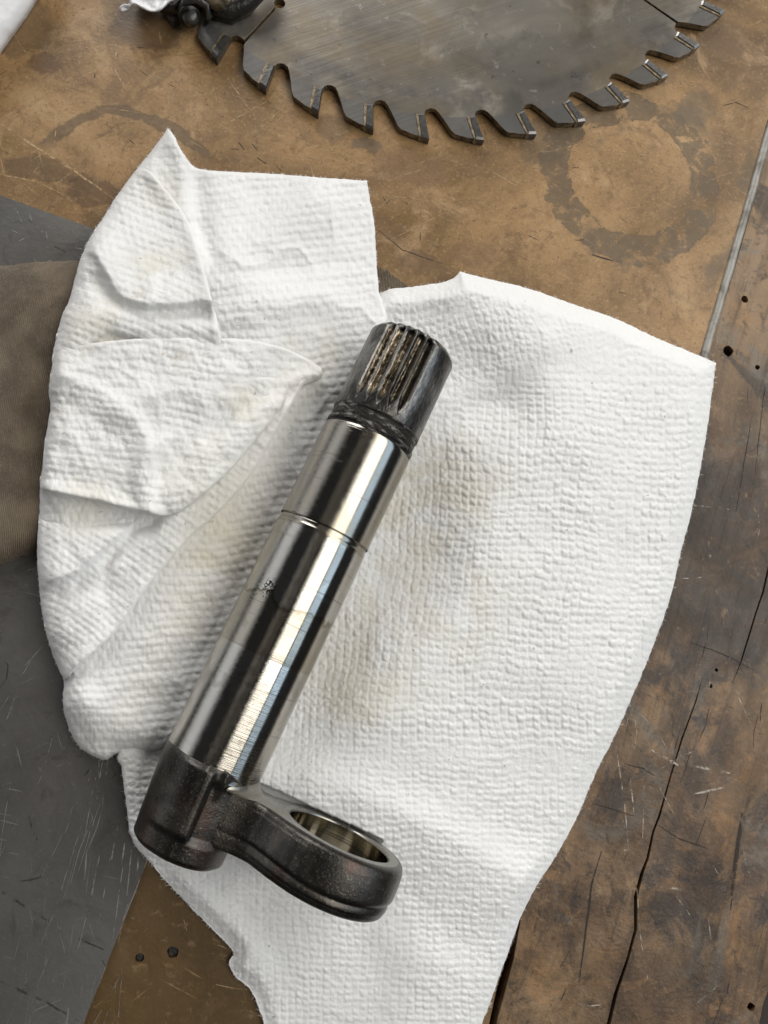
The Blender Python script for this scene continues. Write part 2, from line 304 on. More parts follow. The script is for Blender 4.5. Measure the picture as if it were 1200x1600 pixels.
def slab(name, loops, z0, z1, mat, parent=None, bev=0., smooth=False, close_bottom=True):
    """outline (first loop) with holes, tessellated and given thickness"""
    pts = [p for l in loops for p in l]; tri = tessellate_polygon([[Vector((p[0], p[1], 0)) for p in l] for l in loops])
    n = len(pts); V = [(p[0], p[1], z1) for p in pts] + [(p[0], p[1], z0) for p in pts]; Fc = []
    for t in tri:
        a, b, c = [Vector((*pts[i], 0)) for i in t]
        if (b - a).cross(c - a).z < 0: t = (t[0], t[2], t[1])
        Fc.append(tuple(t)); 
        if close_bottom: Fc.append((t[2] + n, t[1] + n, t[0] + n))
    o = 0
    for li, l in enumerate(loops):
        ar = sum(l[i][0] * l[(i + 1) % len(l)][1] - l[(i + 1) % len(l)][0] * l[i][1] for i in range(len(l)))
        flip = (ar < 0) != (li > 0)
        for i in range(len(l)):
            a, b = o + i, o + (i + 1) % len(l)
            Fc.append((a, b, b + n, a + n) if flip else (a, a + n, b + n, b))
        o += len(l)
    me = bpy.data.meshes.new(name); me.from_pydata(V, [], Fc); me.update()
    return link(name, me, mat, parent, smooth)
def tube(name, pts, r, mat, parent=None, n=10, caps=True):
    V = []; Fc = []; pts = [Vector(p) for p in pts]; rs = r if hasattr(r, '__len__') else [r] * len(pts)
    for i, p in enumerate(pts):
        d = (pts[min(i + 1, len(pts) - 1)] - pts[max(i - 1, 0)]).normalized(); a = d.cross(Vector((0, 0, 1)))
        if a.length < .01: a = d.cross(Vector((1, 0, 0)))
        a.normalize(); b = a.cross(d)
        for k in range(n): V.append(p + rs[i] * (math.cos(k * math.tau / n) * a + math.sin(k * math.tau / n) * b))
    for i in range(len(pts) - 1):
        for k in range(n): Fc.append((i * n + k, (i + 1) * n + k, (i + 1) * n + (k + 1) % n, i * n + (k + 1) % n))
    if caps: Fc += [tuple(range(n)), tuple(range((len(pts) - 1) * n, len(pts) * n))[::-1]]
    me = bpy.data.meshes.new(name); me.from_pydata([tuple(v) for v in V], [], [f[::-1] for f in Fc]); me.update(); return link(name, me, mat, parent)

# ------------------------------------------------------------------ numpy helpers for draped sheets
def value_noise(x, y, seed):
    r = np.random.default_rng(seed).random((256, 256)); xi = np.floor(x).astype(int); yi = np.floor(y).astype(int); fx = x - xi; fy = y - yi
    fx = fx * fx * (3 - 2 * fx); fy = fy * fy * (3 - 2 * fy); g = lambda a, b: r[a & 255, b & 255]
    return (g(xi, yi) * (1 - fx) + g(xi + 1, yi) * fx) * (1 - fy) + (g(xi, yi + 1) * (1 - fx) + g(xi + 1, yi + 1) * fx) * fy
def fbm(x, y, seed, oct=4):
    s = 0; a = .5
    for i in range(oct): s = s + a * value_noise(x * 2 ** i + 17 * i, y * 2 ** i + 31 * i, seed + i); a *= .5
    return s - .47
def seg_dist(U, V, pts, closed=False):
    """distance, side (+ = left of travel in image y-down), nearest point"""
    best = np.full(U.shape, 1e9); side = np.zeros(U.shape); NX = np.zeros(U.shape); NY = np.zeros(U.shape); par = np.zeros(U.shape)
    n = len(pts)
    for i in range(n if closed else n - 1):
        ax, ay = pts[i]; bx, by = pts[(i + 1) % n]; dx, dy = bx - ax, by - ay; L2 = dx * dx + dy * dy + 1e-9
        t = np.clip(((U - ax) * dx + (V - ay) * dy) / L2, 0, 1); cx = ax + t * dx; cy = ay + t * dy
        d = np.hypot(U - cx, V - cy); m = d < best; best[m] = d[m]; NX[m] = cx[m]; NY[m] = cy[m]
        side[m] = ((dx * (V - ay) - dy * (U - ax)) / (math.sqrt(L2) * np.maximum(d, 1e-6)))[m]; par[m] = (i + t)[m]
    return best, side, NX, NY, par / max(1, n - 1)
def inside(U, V, pts):
    r = np.zeros(U.shape, bool); n = len(pts)
    for i in range(n):
        x1, y1 = pts[i]; x2, y2 = pts[(i + 1) % n]
        if y1 == y2: continue
        c = ((y1 > V) != (y2 > V)) & (U < (x2 - x1) * (V - y1) / (y2 - y1) + x1); r ^= c
    return r
def smooth_poly(pts, k=6, corners=()):
    """Catmull-Rom through the traced points; corners stay sharp"""
    out = []; n = len(pts)
    for i in range(n):
        p0, p1, p2, p3 = pts[i - 1], pts[i], pts[(i + 1) % n], pts[(i + 2) % n]
        if i in corners: p0 = p1
        if (i + 1) % n in corners: p3 = p2
        for j in range(k):
            t = j / k; q = []
            for a in (0, 1): q.append(.5 * (2 * p1[a] + (p2[a] - p0[a]) * t + (2 * p0[a] - 5 * p1[a] + 4 * p2[a] - p3[a]) * t * t + (3 * p1[a] - p0[a] - 3 * p2[a] + p3[a]) * t ** 3))
            out.append(tuple(q))
    return out
def ridge(U, V, pts, wl_, wr, h, pw=2.):
    """crest along a polyline; wl_ width on the left-hand side of travel, wr on the other"""
    p = [pts[0]] + list(pts) + [pts[-1]]; q = []
    for i in range(1, len(p) - 2):
        for j in range(4):
            t = j / 4; q.append(tuple(.5 * (2 * p[i][a] + (p[i + 1][a] - p[i - 1][a]) * t + (2 * p[i - 1][a] - 5 * p[i][a] + 4 * p[i + 1][a] - p[i + 2][a]) * t * t + (3 * p[i][a] - p[i - 1][a] - 3 * p[i + 1][a] + p[i + 2][a]) * t ** 3) for a in (0, 1)))
    q.append(pts[-1]); d, s, _, _, par = seg_dist(U, V, q); w = .5 * (wr + wl_) + .5 * (wr - wl_) * np.clip(s, -1, 1)
    return h * np.exp(-np.abs(d / w) ** pw)
def sstep(x, a, b):
    t = np.clip((x - a) / (b - a), 0, 1); return t * t * (3 - 2 * t)

def crumple(u, v, sc_, seed):
    a = u + 40 * fbm(u / 70, v / 70, seed + 3); b = v + 40 * fbm(u / 70, v / 70, seed + 4); n = fbm(a / sc_, b / sc_, seed, 2)
    return np.exp(-np.abs(n) / .055) - .3
def clamp_under(X, z):
    """keep the sheet below the shaft and the eye resting on it"""
    rel = X - AX; w = rel @ SW; t = rel @ SU; z = z.copy()
    m = (t > -.121) & (t < .034) & (np.abs(w) < SR)
    lim = AX[2] - np.sqrt(np.clip(SR ** 2 - w ** 2, 0, 1)) - .0004
    lim = np.where(t < -.097, lim, lim); z[m] = np.minimum(z[m], lim[m])
    we = w - .038; m = (t > -.1145) & (t < -.099) & (np.abs(we) < .0186); lim = AX[2] + .003 - np.sqrt(np.clip(.0187 ** 2 - we ** 2, 0, 1)) - .0003; z[m] = np.minimum(z[m], lim[m])
    m = (t > -.1145) & (t < -.099) & (w > .0) & (w < .03); z[m] = np.minimum(z[m], AX[2] - .0135)
    return z

def sheet(name, poly, zfun, step, parent, mat, thick=1.0, edge_r=5., emb=None, rough_edge=1.2, soil_shade=None, seed=1, clamp=True):
    poly = np.array(poly); x0, y0 = poly.min(0) - 2 * step; x1, y1 = poly.max(0) + 2 * step
    # never build what lies far outside the frame
    x0 = max(x0, -90); y0 = max(y0, -60); x1 = min(x1, 1290); y1 = min(y1, 1700)
    us = np.arange(x0, x1 + step, step); vs = np.arange(y0, y1 + step, step); U, V = np.meshgrid(us, vs)
    e1 = fbm(U / 9, V / 9, seed + 50, 3) * rough_edge * 2
    # exact distances only near the outline
    D, _, NX, NY, _ = seg_dist(U, V, [tuple(p) for p in poly], True); I = inside(U, V, [tuple(p) for p in poly])
    sd = np.where(I, D, -D)
    vin = I; cell = vin[:-1, :-1] | vin[1:, :-1] | vin[:-1, 1:] | vin[1:, 1:]
    used = np.zeros(U.shape, bool); used[:-1, :-1] |= cell; used[1:, :-1] |= cell; used[:-1, 1:] |= cell; used[1:, 1:] |= cell
    out = used & ~I
    j = fbm(NX / 7, NY / 7, seed + 9, 3) * rough_edge * 2.2
    U2 = np.where(out, NX + (NX - U) / (D + 1e-6) * -j, U); V2 = np.where(out, NY + (NY - V) / (D + 1e-6) * -j, V); sd2 = np.where(out, 0, sd)
    idx = -np.ones(U.shape, int); idx[used] = np.arange(used.sum())
    u = U2[used]; v = V2[used]; s = sd2[used]
    z = zfun(u, v, s)
    if emb is not None: z = z + emb(u, v) * sstep(s, 0, 7)
    if edge_r: z = z - thick * (1 - np.sqrt(np.clip(1 - (1 - np.clip(s / edge_r, 0, 1)) ** 2, 0, 1)))
    z = z * 1e-3
    X = P(u, v, z)
    if clamp:
        for _ in range(3): z = np.maximum(clamp_under(X, z), .0012); X = P(u, v, z)
    a = idx[:-1, :-1][cell]; b = idx[:-1, 1:][cell]; c = idx[1:, 1:][cell]; d = idx[1:, :-1][cell]
    me = npmesh(name, X, np.stack([a, d, c, b], 1))
    if soil_shade is not None:
        at = me.attributes.new('soil_shade', 'FLOAT', 'POINT'); at.data.foreach_set('value', soil_shade(u, v).astype(np.float32))
    return link(name, me, mat, parent)

# ------------------------------------------------------------------ the bench top
bench = empty('bench_top', kind='structure', label='worn brown workbench top of hardboard beside an old cracked wooden plank')
def hole(px, py, r, n=14, z=0.):
    c = P2((px, py), z); return [(c[0] + r * (1 + .12 * rng.uniform(-1, 1)) * math.cos(k * math.tau / n), c[1] + r * (1 + .12 * rng.uniform(-1, 1)) * math.sin(k * math.tau / n)) for k in range(n)]
Q = lambda l, z=0.: [P2(p, z) for p in l]
seam_l = [(1262, -20), (1222, 110), (1193, 210), (1146, 380), (1094, 552), (1000, 860), (900, 1170), (838, 1360), (803, 1462), (790, 1496), (776, 1545), (764, 1600), (752, 1660), (735, 1720)]
seam_r = [(1280, -20), (1238, 110), (1206, 210), (1159, 380), (1107, 552), (1012, 860), (909, 1170), (843, 1368), (814, 1432), (803, 1496), (790, 1545), (777, 1592), (768, 1660), (752, 1720)]
board = Q([(-420, -420)] + [(1390, -420)] + seam_l + [(-420, 1720)])
slab('hardboard_panel', [board, hole(218, 1497, .0013), hole(270, 1488, .0016), hole(438, -20, .0008)], -.0032, 0, M_board, bench)
base_core = Q([(-520, -520), (1500, -520), (1290, 400), (1235, 1720), (-520, 1720)])
slab('bench_core', [base_core], -.04, -.006, mat_simple('dark_core_wood', (.03, .02, .013), .7, 0, .5, 200), bench)
# plank with two splits that run in from its edges
slit2 = [(951, 1600), (962, 1552), (981, 1498), (993, 1452), (994, 1400), (1003, 1365), (1012, 1340), (1020, 1300), (1030, 1275), (1047, 1215), (1066, 1153), (1087, 1096), (1098, 1057)]
w2 = [3.2, 3.0, 2.8, 3.2, 3.6, 3.4, 2.6, 2.2, 2.6, 2.0, 1.6, 1.3, .2]
la = [(935, 1720)] + [(x - w_ + rng.uniform(-.6, .6), y) for (x, y), w_ in zip(slit2, w2)]; ra = [(941, 1720)] + [(x + w_ * .7 + rng.uniform(-.6, .6), y) for (x, y), w_ in zip(slit2, w2)]
slit1 = [(1250, 740), (1228, 800), (1204, 872), (1192, 925), (1180, 960), (1168, 1000), (1157, 1035), (1142, 1073)]; w1 = [2, 2, 2, 1.8, 1.6, 1.7, 1.2, .2]
l1 = [(x - w_, y) for (x, y), w_ in zip(slit1, w1)]; r1 = [(x + w_ * .7, y) for (x, y), w_ in zip(slit1, w1)]
redge = [(1165, 1700), (1180, 1620), (1187, 1592), (1191, 1570), (1199, 1548), (1204, 1530), (1215, 1480), (1228, 1400), (1234, 1300), (1240, 1100), (1248, 900)]
plank = Q(seam_r + la + ra[::-1][1:] + redge + r1[:-1] + l1[::-1] + [(1262, 560), (1330, 200), (1380, -20)][0:3])
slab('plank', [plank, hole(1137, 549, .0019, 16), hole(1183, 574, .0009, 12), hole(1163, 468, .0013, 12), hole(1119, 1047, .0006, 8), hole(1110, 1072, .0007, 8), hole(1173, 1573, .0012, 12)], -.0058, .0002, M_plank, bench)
# filler strip in the seam
tr = [P(x, y, .0) for x, y in [(1271, -20), (1231, 110), (1200, 210), (1152, 380), (1101, 552), (1006, 860), (905, 1170), (842, 1360)]]
stp = []
for i in range(len(tr) - 1):
    for k in range(8): stp.append(tr[i] + (tr[i + 1] - tr[i]) * k / 8 + np.array([rng.uniform(-1, 1) * .00012, 0, -.0003 + rng.uniform(-1, 1) * .0001]))
tube('seam_strip', stp, .0015, M_trim, bench, 10)
for px, py, r in ((218, 1497, .0013), (270, 1488, .0016)):
    c = P2((px, py)); h = [(c[0] + r * .8 * math.cos(k * math.tau / 12), c[1] + r * .8 * math.sin(k * math.tau / 12)) for k in range(12)]
    slab('nail', [h], -.003, -.0009, M_nail, bench)
slab('floor', [[(-3, -3), (3, -3), (3, 3), (-3, 3)]], -.93, -.9, M_navy).__setitem__('kind', 'structure')

# scratches: shallow scores, laid as thin lines of bared material
def scratch_mat(name, col, rough, metal, lo, hi, sc_=500):
    n = NT(name); n.set(Base_Color=col, Roughness=rough, Metallic=metal)
    uv = n.n.new('ShaderNodeAttribute'); uv.attribute_name = 'across'; a = n.math('SUBTRACT', 1., n.math('POWER', uv.outputs['Fac'], 2.))
    k = n.math('MULTIPLY', n.sm(n.noise(n.tc.outputs['Object'], sc_, 3, .6), lo, hi), a)
    tr_ = n.n.new('ShaderNodeBsdfTransparent'); mx = n.n.new('ShaderNodeMixShader'); n.L(k, mx.inputs[0]); n.L(tr_.outputs[0], mx.inputs[1]); n.L(n.b.outputs[0], mx.inputs[2]); n.L(mx.outputs[0], n.out.inputs[0]); return n.m
def scratches(name, lines, z, mat, parent):
    V = []; Fc = []; ac = []
    for pts, wd in lines:
        pl = [P(x, y, z) for x, y in pts]; m_ = []
        for i in range(len(pl) - 1):
            k_ = max(1, int(np.linalg.norm(pl[i + 1] - pl[i]) / .003))
            for k in range(k_): m_.append(pl[i] + (pl[i + 1] - pl[i]) * k / k_ + np.array([rng.uniform(-1, 1), rng.uniform(-1, 1), 0]) * .00010)
        m_.append(pl[-1]); n_ = len(m_)
        for i, p in enumerate(m_):
            d = m_[min(i + 1, n_ - 1)] - m_[max(i - 1, 0)]; d = d / (np.linalg.norm(d) + 1e-9); nn = np.array([-d[1], d[0], 0]); w_ = wd * 2.1e-4 * .5 * (.35 + .65 * math.sin(math.pi * (i + .3) / (n_ - .4)))
            b = len(V); V += [p + nn * w_, p, p - nn * w_]; ac += [1, 0, 1]
            if i: Fc += [(b - 3, b - 2, b + 1, b), (b - 2, b - 1, b + 2, b + 1)]
    me = bpy.data.meshes.new(name); me.from_pydata([tuple(v) for v in V], [], Fc); at = me.attributes.new('across', 'FLOAT', 'POINT'); at.data.foreach_set('value', np.array(ac, np.float32)); me.update()
    o = link(name, me, mat, parent); o['kind'] = 'stuff'; return o
def rnd_lines(n, x0, x1, y0, y1, lmin, lmax, ang, spread, wmin, wmax):
    r = []
    for _ in range(n):
        x, y = rng.uniform(x0, x1), rng.uniform(y0, y1); a = rng.choice(ang) + rng.gauss(0, spread); l = rng.uniform(lmin, lmax); c = rng.gauss(0, .12)
        r.append(([(x, y), (x + l / 2 * math.cos(a), y + l / 2 * math.sin(a)), (x + l / 2 * math.cos(a) + l / 2 * math.cos(a + c), y + l / 2 * math.sin(a) + l / 2 * math.sin(a + c))], rng.uniform(wmin, wmax)))
    return r
lt = [([(-20, 180), (60, 232), (120, 270), (180, 312)], 6), ([(-20, 268), (60, 285), (100, 305)], 3), ([(182, 68), (180, 110), (198, 142)], 4), ([(355, 122), (372, 145), (400, 187)], 3), ([(310, 217), (360, 190), (432, 150)], 2), ([(393, 215), (450, 160)], 2), ([(262, 165), (276, 138)], 2.5), ([(160, 168), (245, 180)], 2.5),
      ([(1010, 250), (1060, 262)], 2), ([(900, 232), (990, 238), (1060, 255)], 2), ([(840, 240), (1000, 205)], 1.5), ([(600, 380), (700, 330), (790, 350)], 1.6), ([(560, 300), (660, 312)], 1.5), ([(625, 265), (700, 240)], 1.3)]
lt += rnd_lines(26, 560, 1120, 220, 470, 20, 110, (.5, -.5, 1.2, 2.4), .35, .8, 2.0) + rnd_lines(22, 0, 560, 20, 300, 20, 90, (.5, -.5, 1.1), .3, .8, 2.2) + rnd_lines(4, 140, 420, 1380, 1600, 20, 70, (1.4, .3), .4, .8, 1.8)
scratches('light_scratch', lt, .00006, scratch_mat('bared_hardboard', (.50, .34, .18), .6, 0, .35, .65), bench)
dk = [([(592, 360), (628, 390), (690, 412)], 2.2), ([(373, 222), (382, 234)], 3), ([(402, 246), (416, 256)], 3), ([(430, 256), (440, 268)], 2.5), ([(925, 398), (960, 408)], 4), ([(1130, 165), (1150, 160), (1168, 168)], 3)] + rnd_lines(9, 580, 1120, 200, 470, 6, 16, (.4, 1.2), .5, 1, 2.4) + rnd_lines(8, 0, 560, 60, 300, 6, 16, (.4, 1.2), .5, 1, 2.4) 
scratches('dark_score', dk, .00005, scratch_mat('dirt_filled_score', (.035, .024, .016), .7, 0, .3, .5), bench)
pw = [([(962, 1165), (975, 1250), (982, 1325)], 3), ([(985, 1215), (990, 1270)], 3), ([(1006, 1215), (1004, 1310)], 2), ([(995, 1385), (1000, 1460), (1012, 1530)], 2.6), ([(1018, 1172), (1060, 1196)], 6), ([(1080, 1195), (1140, 1208)], 6), ([(1085, 1240), (1135, 1230)], 5), ([(975, 1328), (1000, 1330)], 4), ([(930, 1400), (950, 1402)], 3), ([(1045, 795), (1090, 790), (1140, 796)], 2.2), ([(1050, 905), (1130, 900)], 2.5), ([(940, 1570), (890, 1575)], 3), ([(1150, 1080), (1172, 1130)], 2.5), ([(1030, 1385), (1080, 1392)], 4), ([(1108, 845), (1110, 872)], 7)]
pw += rnd_lines(12, 860, 1190, 1060, 1590, 15, 80, (1.2, 1.5, .2, 2.8), .3, 1.0, 3.2) + rnd_lines(5, 1090, 1200, 560, 1060, 15, 60, (1.8, 1.6, .2), .3, .8, 2.4)
scratches('pale_scuff', pw, .00027, scratch_mat('scuffed_plank', (.42, .36, .29), .5, 0, .42, .66, 350), bench)
pk = [([(1175, 650), (1160, 740), (1150, 800)], 2.2), ([(1195, 600), (1180, 740)], 2), ([(940, 1330), (925, 1380), (905, 1535)], 4), ([(1030, 1290), (1060, 1310), (1110, 1328)], 2.4), ([(980, 1195), (1005, 1200), (1022, 1212)], 2.5), ([(1080, 1004), (1130, 1022), (1180, 1048)], 2.4), ([(1160, 1270), (1150, 1340), (1143, 1400)], 8), ([(925, 1255), (990, 1275)], 2)] + rnd_lines(14, 880, 1195, 1080, 1590, 14, 60, (1.9, 1.86), .08, 1.0, 2.6) + rnd_lines(5, 1090, 1200, 580, 1060, 8, 36, (1.8, 1.85), .15, 1, 2.6)
scratches('grain_crack', pk, .00026, scratch_mat('dark_grain', (.022, .015, .010), .7, 0, .3, .5, 350), bench)

# ------------------------------------------------------------------ steel sheet
zp = .0011
plate = Q([(-300, 198), (0, 305), (140, 355), (557, 504), (470, 730), (230, 1345), (130, 1600), (85, 1715), (-300, 1715)], zp)
ps = empty('steel_sheet', P2((60, 1300)) + (0,), label='flat grey scratched steel sheet on the bench under the khaki rag and towel', category='metal sheet')
o = slab('sheet_body', [[(p[0] - ps.location.x, p[1] - ps.location.y) for p in plate]], .0001, zp, M_plate, ps)
def rel(o, parent):  # keep world place when geometry is already in world coordinates
    o.data.transform(Matrix.Translation(-Vector(parent.location))); o.parent = parent; return o
sl = [([(158, 1322), (143, 1400), (122, 1482)], 2.6), ([(184, 1290), (173, 1350)], 3), ([(196, 1310), (190, 1350)], 2.6), ([(172, 1340), (155, 1440)], 1.6), ([(192, 1355), (176, 1470)], 2), ([(150, 1215), (140, 1260), (132, 1310)], 2), ([(140, 1250), (90, 1410), (40, 1540)], 1.5), ([(25, 1085), (10, 1125)], 3), ([(50, 1030), (0, 1110)], 1.4), ([(107, 1575), (103, 1610)], 4), ([(117, 1505), (112, 1525)], 3), ([(216, 1330), (214, 1375)], 2.5), ([(206, 1325), (198, 1400)], 2), ([(160, 1190), (150, 1260)], 1.5), ([(168, 1190), (160, 1260)], 1.4), ([(135, 1330), (132, 1375)], 2.5), ([(40, 1040), (66, 1010)], 1.8), ([(230, 1345), (180, 1472)], 1.6), ([(180, 1472), (130, 1600)], 1.6)]
sl += rnd_lines(38, 10, 200, 1150, 1590, 30, 170, (1.75, 1.9, 1.65), .08, .6, 1.5) + rnd_lines(7, 0, 120, 320, 410, 10, 50, (.2, 1.2, .6), .4, .7, 1.5)
rel(scratches('bright_scratch', sl, zp + .00005, scratch_mat('bared_steel', (.90, .88, .85), .42, 1, .40, .60, 220), ps), ps)
sd_ = [([(-20, 1378), (60, 1430), (130, 1470), (165, 1485)], 4), ([(-20, 1525), (60, 1560), (128, 1598)], 4), ([(2, 1025), (12, 1040), (10, 1060), (0, 1075)], 2.4), ([(60, 365), (90, 375)], 2.4), ([(85, 385), (105, 395)], 2.6)] + rnd_lines(10, 0, 190, 960, 1590, 8, 40, (.5, 1.6, .9), .5, 1, 3) + rnd_lines(6, 0, 130, 320, 410, 6, 20, (.4, .1), .4, 1, 2.4)
rel(scratches('dark_mark', sd_, zp + .00004, scratch_mat('steel_dirt', (.05, .046, .042), .5, .2, .42, .66, 300), ps), ps)

# ------------------------------------------------------------------ khaki rag under the towel
ragp = smooth_poly([(-140, 416), (0, 415), (60, 409), (120, 407), (300, 405), (470, 385), (590, 417), (612, 430), (640, 458), (600, 520), (480, 640), (330, 760), (160, 830), (75, 862), (30, 872), (0, 882), (-140, 905)], 5)
def rz(u, v, s):
    b = 1.3 + 5.2 * np.sqrt(np.clip(1 - (1 - np.clip(s / 60, 0, 1)) ** 2, 0, 1))
    b = b * (1 - .80 * sstep(u, 150, 520)) + fbm(u / 60, v / 60, 3) * 1.6 + ridge(u, v, [(-120, 560), (40, 600), (140, 700)], 26, 60, 1.4) + ridge(u, v, [(-120, 700), (20, 740), (120, 800)], 20, 70, 1.2) - sstep(u, 20, 90) * sstep(v, 500, 640) * 1.8
    return np.maximum(b, 1.25)
rag = sheet('khaki_rag', ragp, rz, 5, None, M_rag, thick=.9, edge_r=6, emb=lambda u, v: fbm(u / 14, v / 14, 8) * .3, rough_edge=1.5, seed=5)
tag(rag, label='brown khaki twill rag sticking out left of the white towel', category='rag')

# ------------------------------------------------------------------ paper towel
towel = empty('paper_towel', P2((600, 900)) + (.001,), label='crumpled white embossed paper towel spread under the oily steel shaft', category='paper towel')
def emboss(ang, per, amp, seed, warp=10., crush=0., asp=1.0, brick=False, row=.12):
    c, s_ = math.cos(ang), math.sin(ang)
    def f(u, v):
        uu = u + warp * fbm(u / 110, v / 110, seed) * 2 + 2.3 * fbm(u / 17, v / 17, seed + 3); vv = v + warp * fbm(u / 110, v / 110, seed + 20) * 2 + 2.3 * fbm(u / 17, v / 17, seed + 5)
        if brick:
            b = (-s_ * uu + c * vv) / (per * .88); rb = np.floor(b); a = (c * uu + s_ * vv) / per + .5 * (rb % 2); ra = np.floor(a)
        else:
            a = (c * uu + s_ * vv) / per; ra = np.floor(a); b = (-s_ * uu + c * vv) / (per * asp) + .10 * np.sin(ra * 2.3); rb = np.floor(b)
        fa = a - ra - .5; fb = b - rb - .5
        rnd = np.random.default_rng(seed).random((128, 128))[ra.astype(int) % 128, rb.astype(int) % 128]
        ca = np.clip(np.cos(fa * math.pi), 0, 1); cb = np.clip(np.cos(fb * math.pi), 0, 1)
        if brick: h = ca ** .38 * cb ** .38 - .30 * np.exp(-(fa / .14) ** 2 - ((np.abs(fb) - .36) / .16) ** 2)
        else: h = ca ** .30 * (row + (1 - row) * cb ** .30) - (.30 + .55 * rnd) * np.exp(-((fa - .1 * (rnd - .5)) / .15) ** 2 - ((fb + .30 + .1 * rnd) / .18) ** 2) + .25 * (rnd - .5)
        g = (.35 + .95 * np.clip(fbm(u / 60, v / 60, seed + 8) + .5, 0, 1)) * (1 - crush * sstep(fbm(u / 34, v / 34, seed + 60), -.02, .22))
        return 1.02 * amp * g * (h * (.78 + .3 * rnd + .45 * fbm(u / 9, v / 9, seed + 11)) - .45) + (.24 + .25 * crush) * fbm(u / 4.5, v / 4.5, seed + 31, 2) + crush * .7 * fbm(u / 12, v / 12, seed + 33, 2)
    return f
A_poly = [(592, 458), (640, 449), (690, 441), (712, 432), (718, 424), (760, 435), (830, 452), (900, 477), (960, 497), (1030, 530), (1075, 548), (1119, 567), (1112, 620), (1100, 700), (1085, 780), (1065, 860), (1048, 930), (1030, 985), (1000, 1060), (965, 1140), (930, 1210), (905, 1270), (870, 1335), (838, 1385), (815, 1430), (800, 1472), (782, 1520), (765, 1570), (752, 1605), (735, 1700),
          (435, 1700), (414, 1605), (402, 1570), (390, 1545), (366, 1524), (358, 1504), (364, 1486), (334, 1455), (300, 1420), (262, 1380), (232, 1345), (206, 1312), (197, 1255), (190, 1200), (186, 1172), (250, 1060), (300, 900), (400, 650), (500, 520)]
A_out = smooth_poly(A_poly, 4, corners=(4, 11))
def zA(u, v, s):
    z = 1.9 + 2.2 * np.clip(fbm(u / 150, v / 150, 21, 3) + .25, 0, 1) + .5 * fbm(u / 45, v / 45, 4)
    # crest running down beside the shaft: the shaft side of it drops away
    z = z + ridge(u, v, [(775, 500), (835, 540), (872, 610), (862, 680), (800, 745), (768, 830), (764, 900), (705, 1000), (648, 1055), (604, 1112)], 210, 84, 7.6, 1.9)
    z = z + ridge(u, v, [(640, 650), (720, 625), (790, 590), (850, 540)], 30, 20, 1.4) - ridge(u, v, [(700, 660), (790, 620), (835, 570)], 34, 34, .7)
    z = z + ridge(u, v, [(405, 1205), (470, 1218), (560, 1250), (660, 1293), (760, 1350), (850, 1402)], 42, 100, 4.0, 1.8)
    z = z + ridge(u, v, [(560, 1450), (640, 1500), (760, 1540)], 50, 90, 1.6) + ridge(u, v, [(285, 1380), (345, 1430), (400, 1500)], 20, 50, 1.2)
    z = z + ridge(u, v, [(880, 700), (930, 860), (900, 1050)], 90, 110, 1.5) + ridge(u, v, [(620, 455), (720, 450), (800, 480), (900, 520)], 40, 40, 1.4)
    z = z + ridge(u, v, [(560, 470), (600, 458), (650, 449), (700, 445)], 30, 30, 1.2); z = z * (.40 + .60 * sstep(s, 0, 26)) + ridge(u, v, [(186, 1172), (194, 1220), (203, 1300)], 36, 36, 4.5)
    return np.maximum(z, 1.2 + 0 * u)
def soil_shadeA(u, v):  # stains, plus broad tints that paint the shade of the valley beside the shaft
    g = lambda x, y, r: np.exp(-((u - x) ** 2 + (v - y) ** 2) / r ** 2)
    return np.clip(.8 * g(620, 900, 170) + .3 * g(700, 760, 110) + .8 * g(560, 1060, 60) + 1.0 * g(545, 1100, 28) + .5 * g(650, 760, 90) + .5 * g(760, 890, 40) + .3 * g(480, 1180, 60) + .5 * g(215, 1230, 50), 0, 1)
def embA():
    e1 = emboss(.05, 12.2, .74, 100, 14, .05); e2 = emboss(.03, 12.0, .62, 140, 12, .1, .92, row=0.); e3 = emboss(-.12, 10.6, .60, 180, 26, .08, 1.15, row=.45)
    def f(u, v):
        k = sstep(v, 1120, 1230); k2 = sstep(v + .25 * (u - 850), 640, 540) * sstep(u, 1060, 940)
        return (e1(u, v) * (1 - k) + e2(u, v) * k) * (1 - k2) + e3(u, v) * k2
    return f
relp = lambda o: rel(o, towel)
relp(sheet('sheet', A_out, zA, 2.05, None, M_towel, thick=.9, edge_r=4.5, emb=embA(), soil_shade=soil_shadeA, seed=1))

LEFT = [(262, 200), (240, 232), (220, 256), (198, 285), (180, 310), (160, 342), (140, 372), (124, 410), (116, 440), (108, 470), (98, 490), (84, 545), (82, 570), (76, 610), (79, 640), (70, 690), (66, 735), (62, 765), (62, 790), (58, 850), (60, 900), (66, 960), (78, 1010), (92, 1045), (100, 1062), (98, 1100), (105, 1130), (118, 1160), (140, 1178), (165, 1187), (182, 1178), (230, 1172)]
B_poly = LEFT + [(262, 1160), (330, 1060), (400, 950), (470, 800), (540, 660), (600, 520), (600, 480), (592, 457), (588, 400), (585, 350), (578, 310), (574, 282), (520, 279), (460, 274), (400, 270), (350, 268), (318, 265), (300, 258), (282, 232), (272, 212)]
B_out = smooth_poly(B_poly, 3, corners=(0, 43, 39))
def pile(u, v):
    dl = seg_dist(u, v, LEFT)[0]
    h = 12.5 * np.sqrt(np.clip(1 - (1 - np.clip(dl / 42, 0, 1)) ** 2, 0, 1))
    h = h * .62 + 7.0 * sstep(v, 270, 470)
    ex = 590 - (v - 515) * .475; h = h * (1 - .62 * sstep(u, ex - 200, ex - 30))
    h = h * (1 - .45 * sstep(u, 330, 420) * sstep(v, 480, 420)) * (1 - .45 * sstep(v, 1090, 1190))
    return h
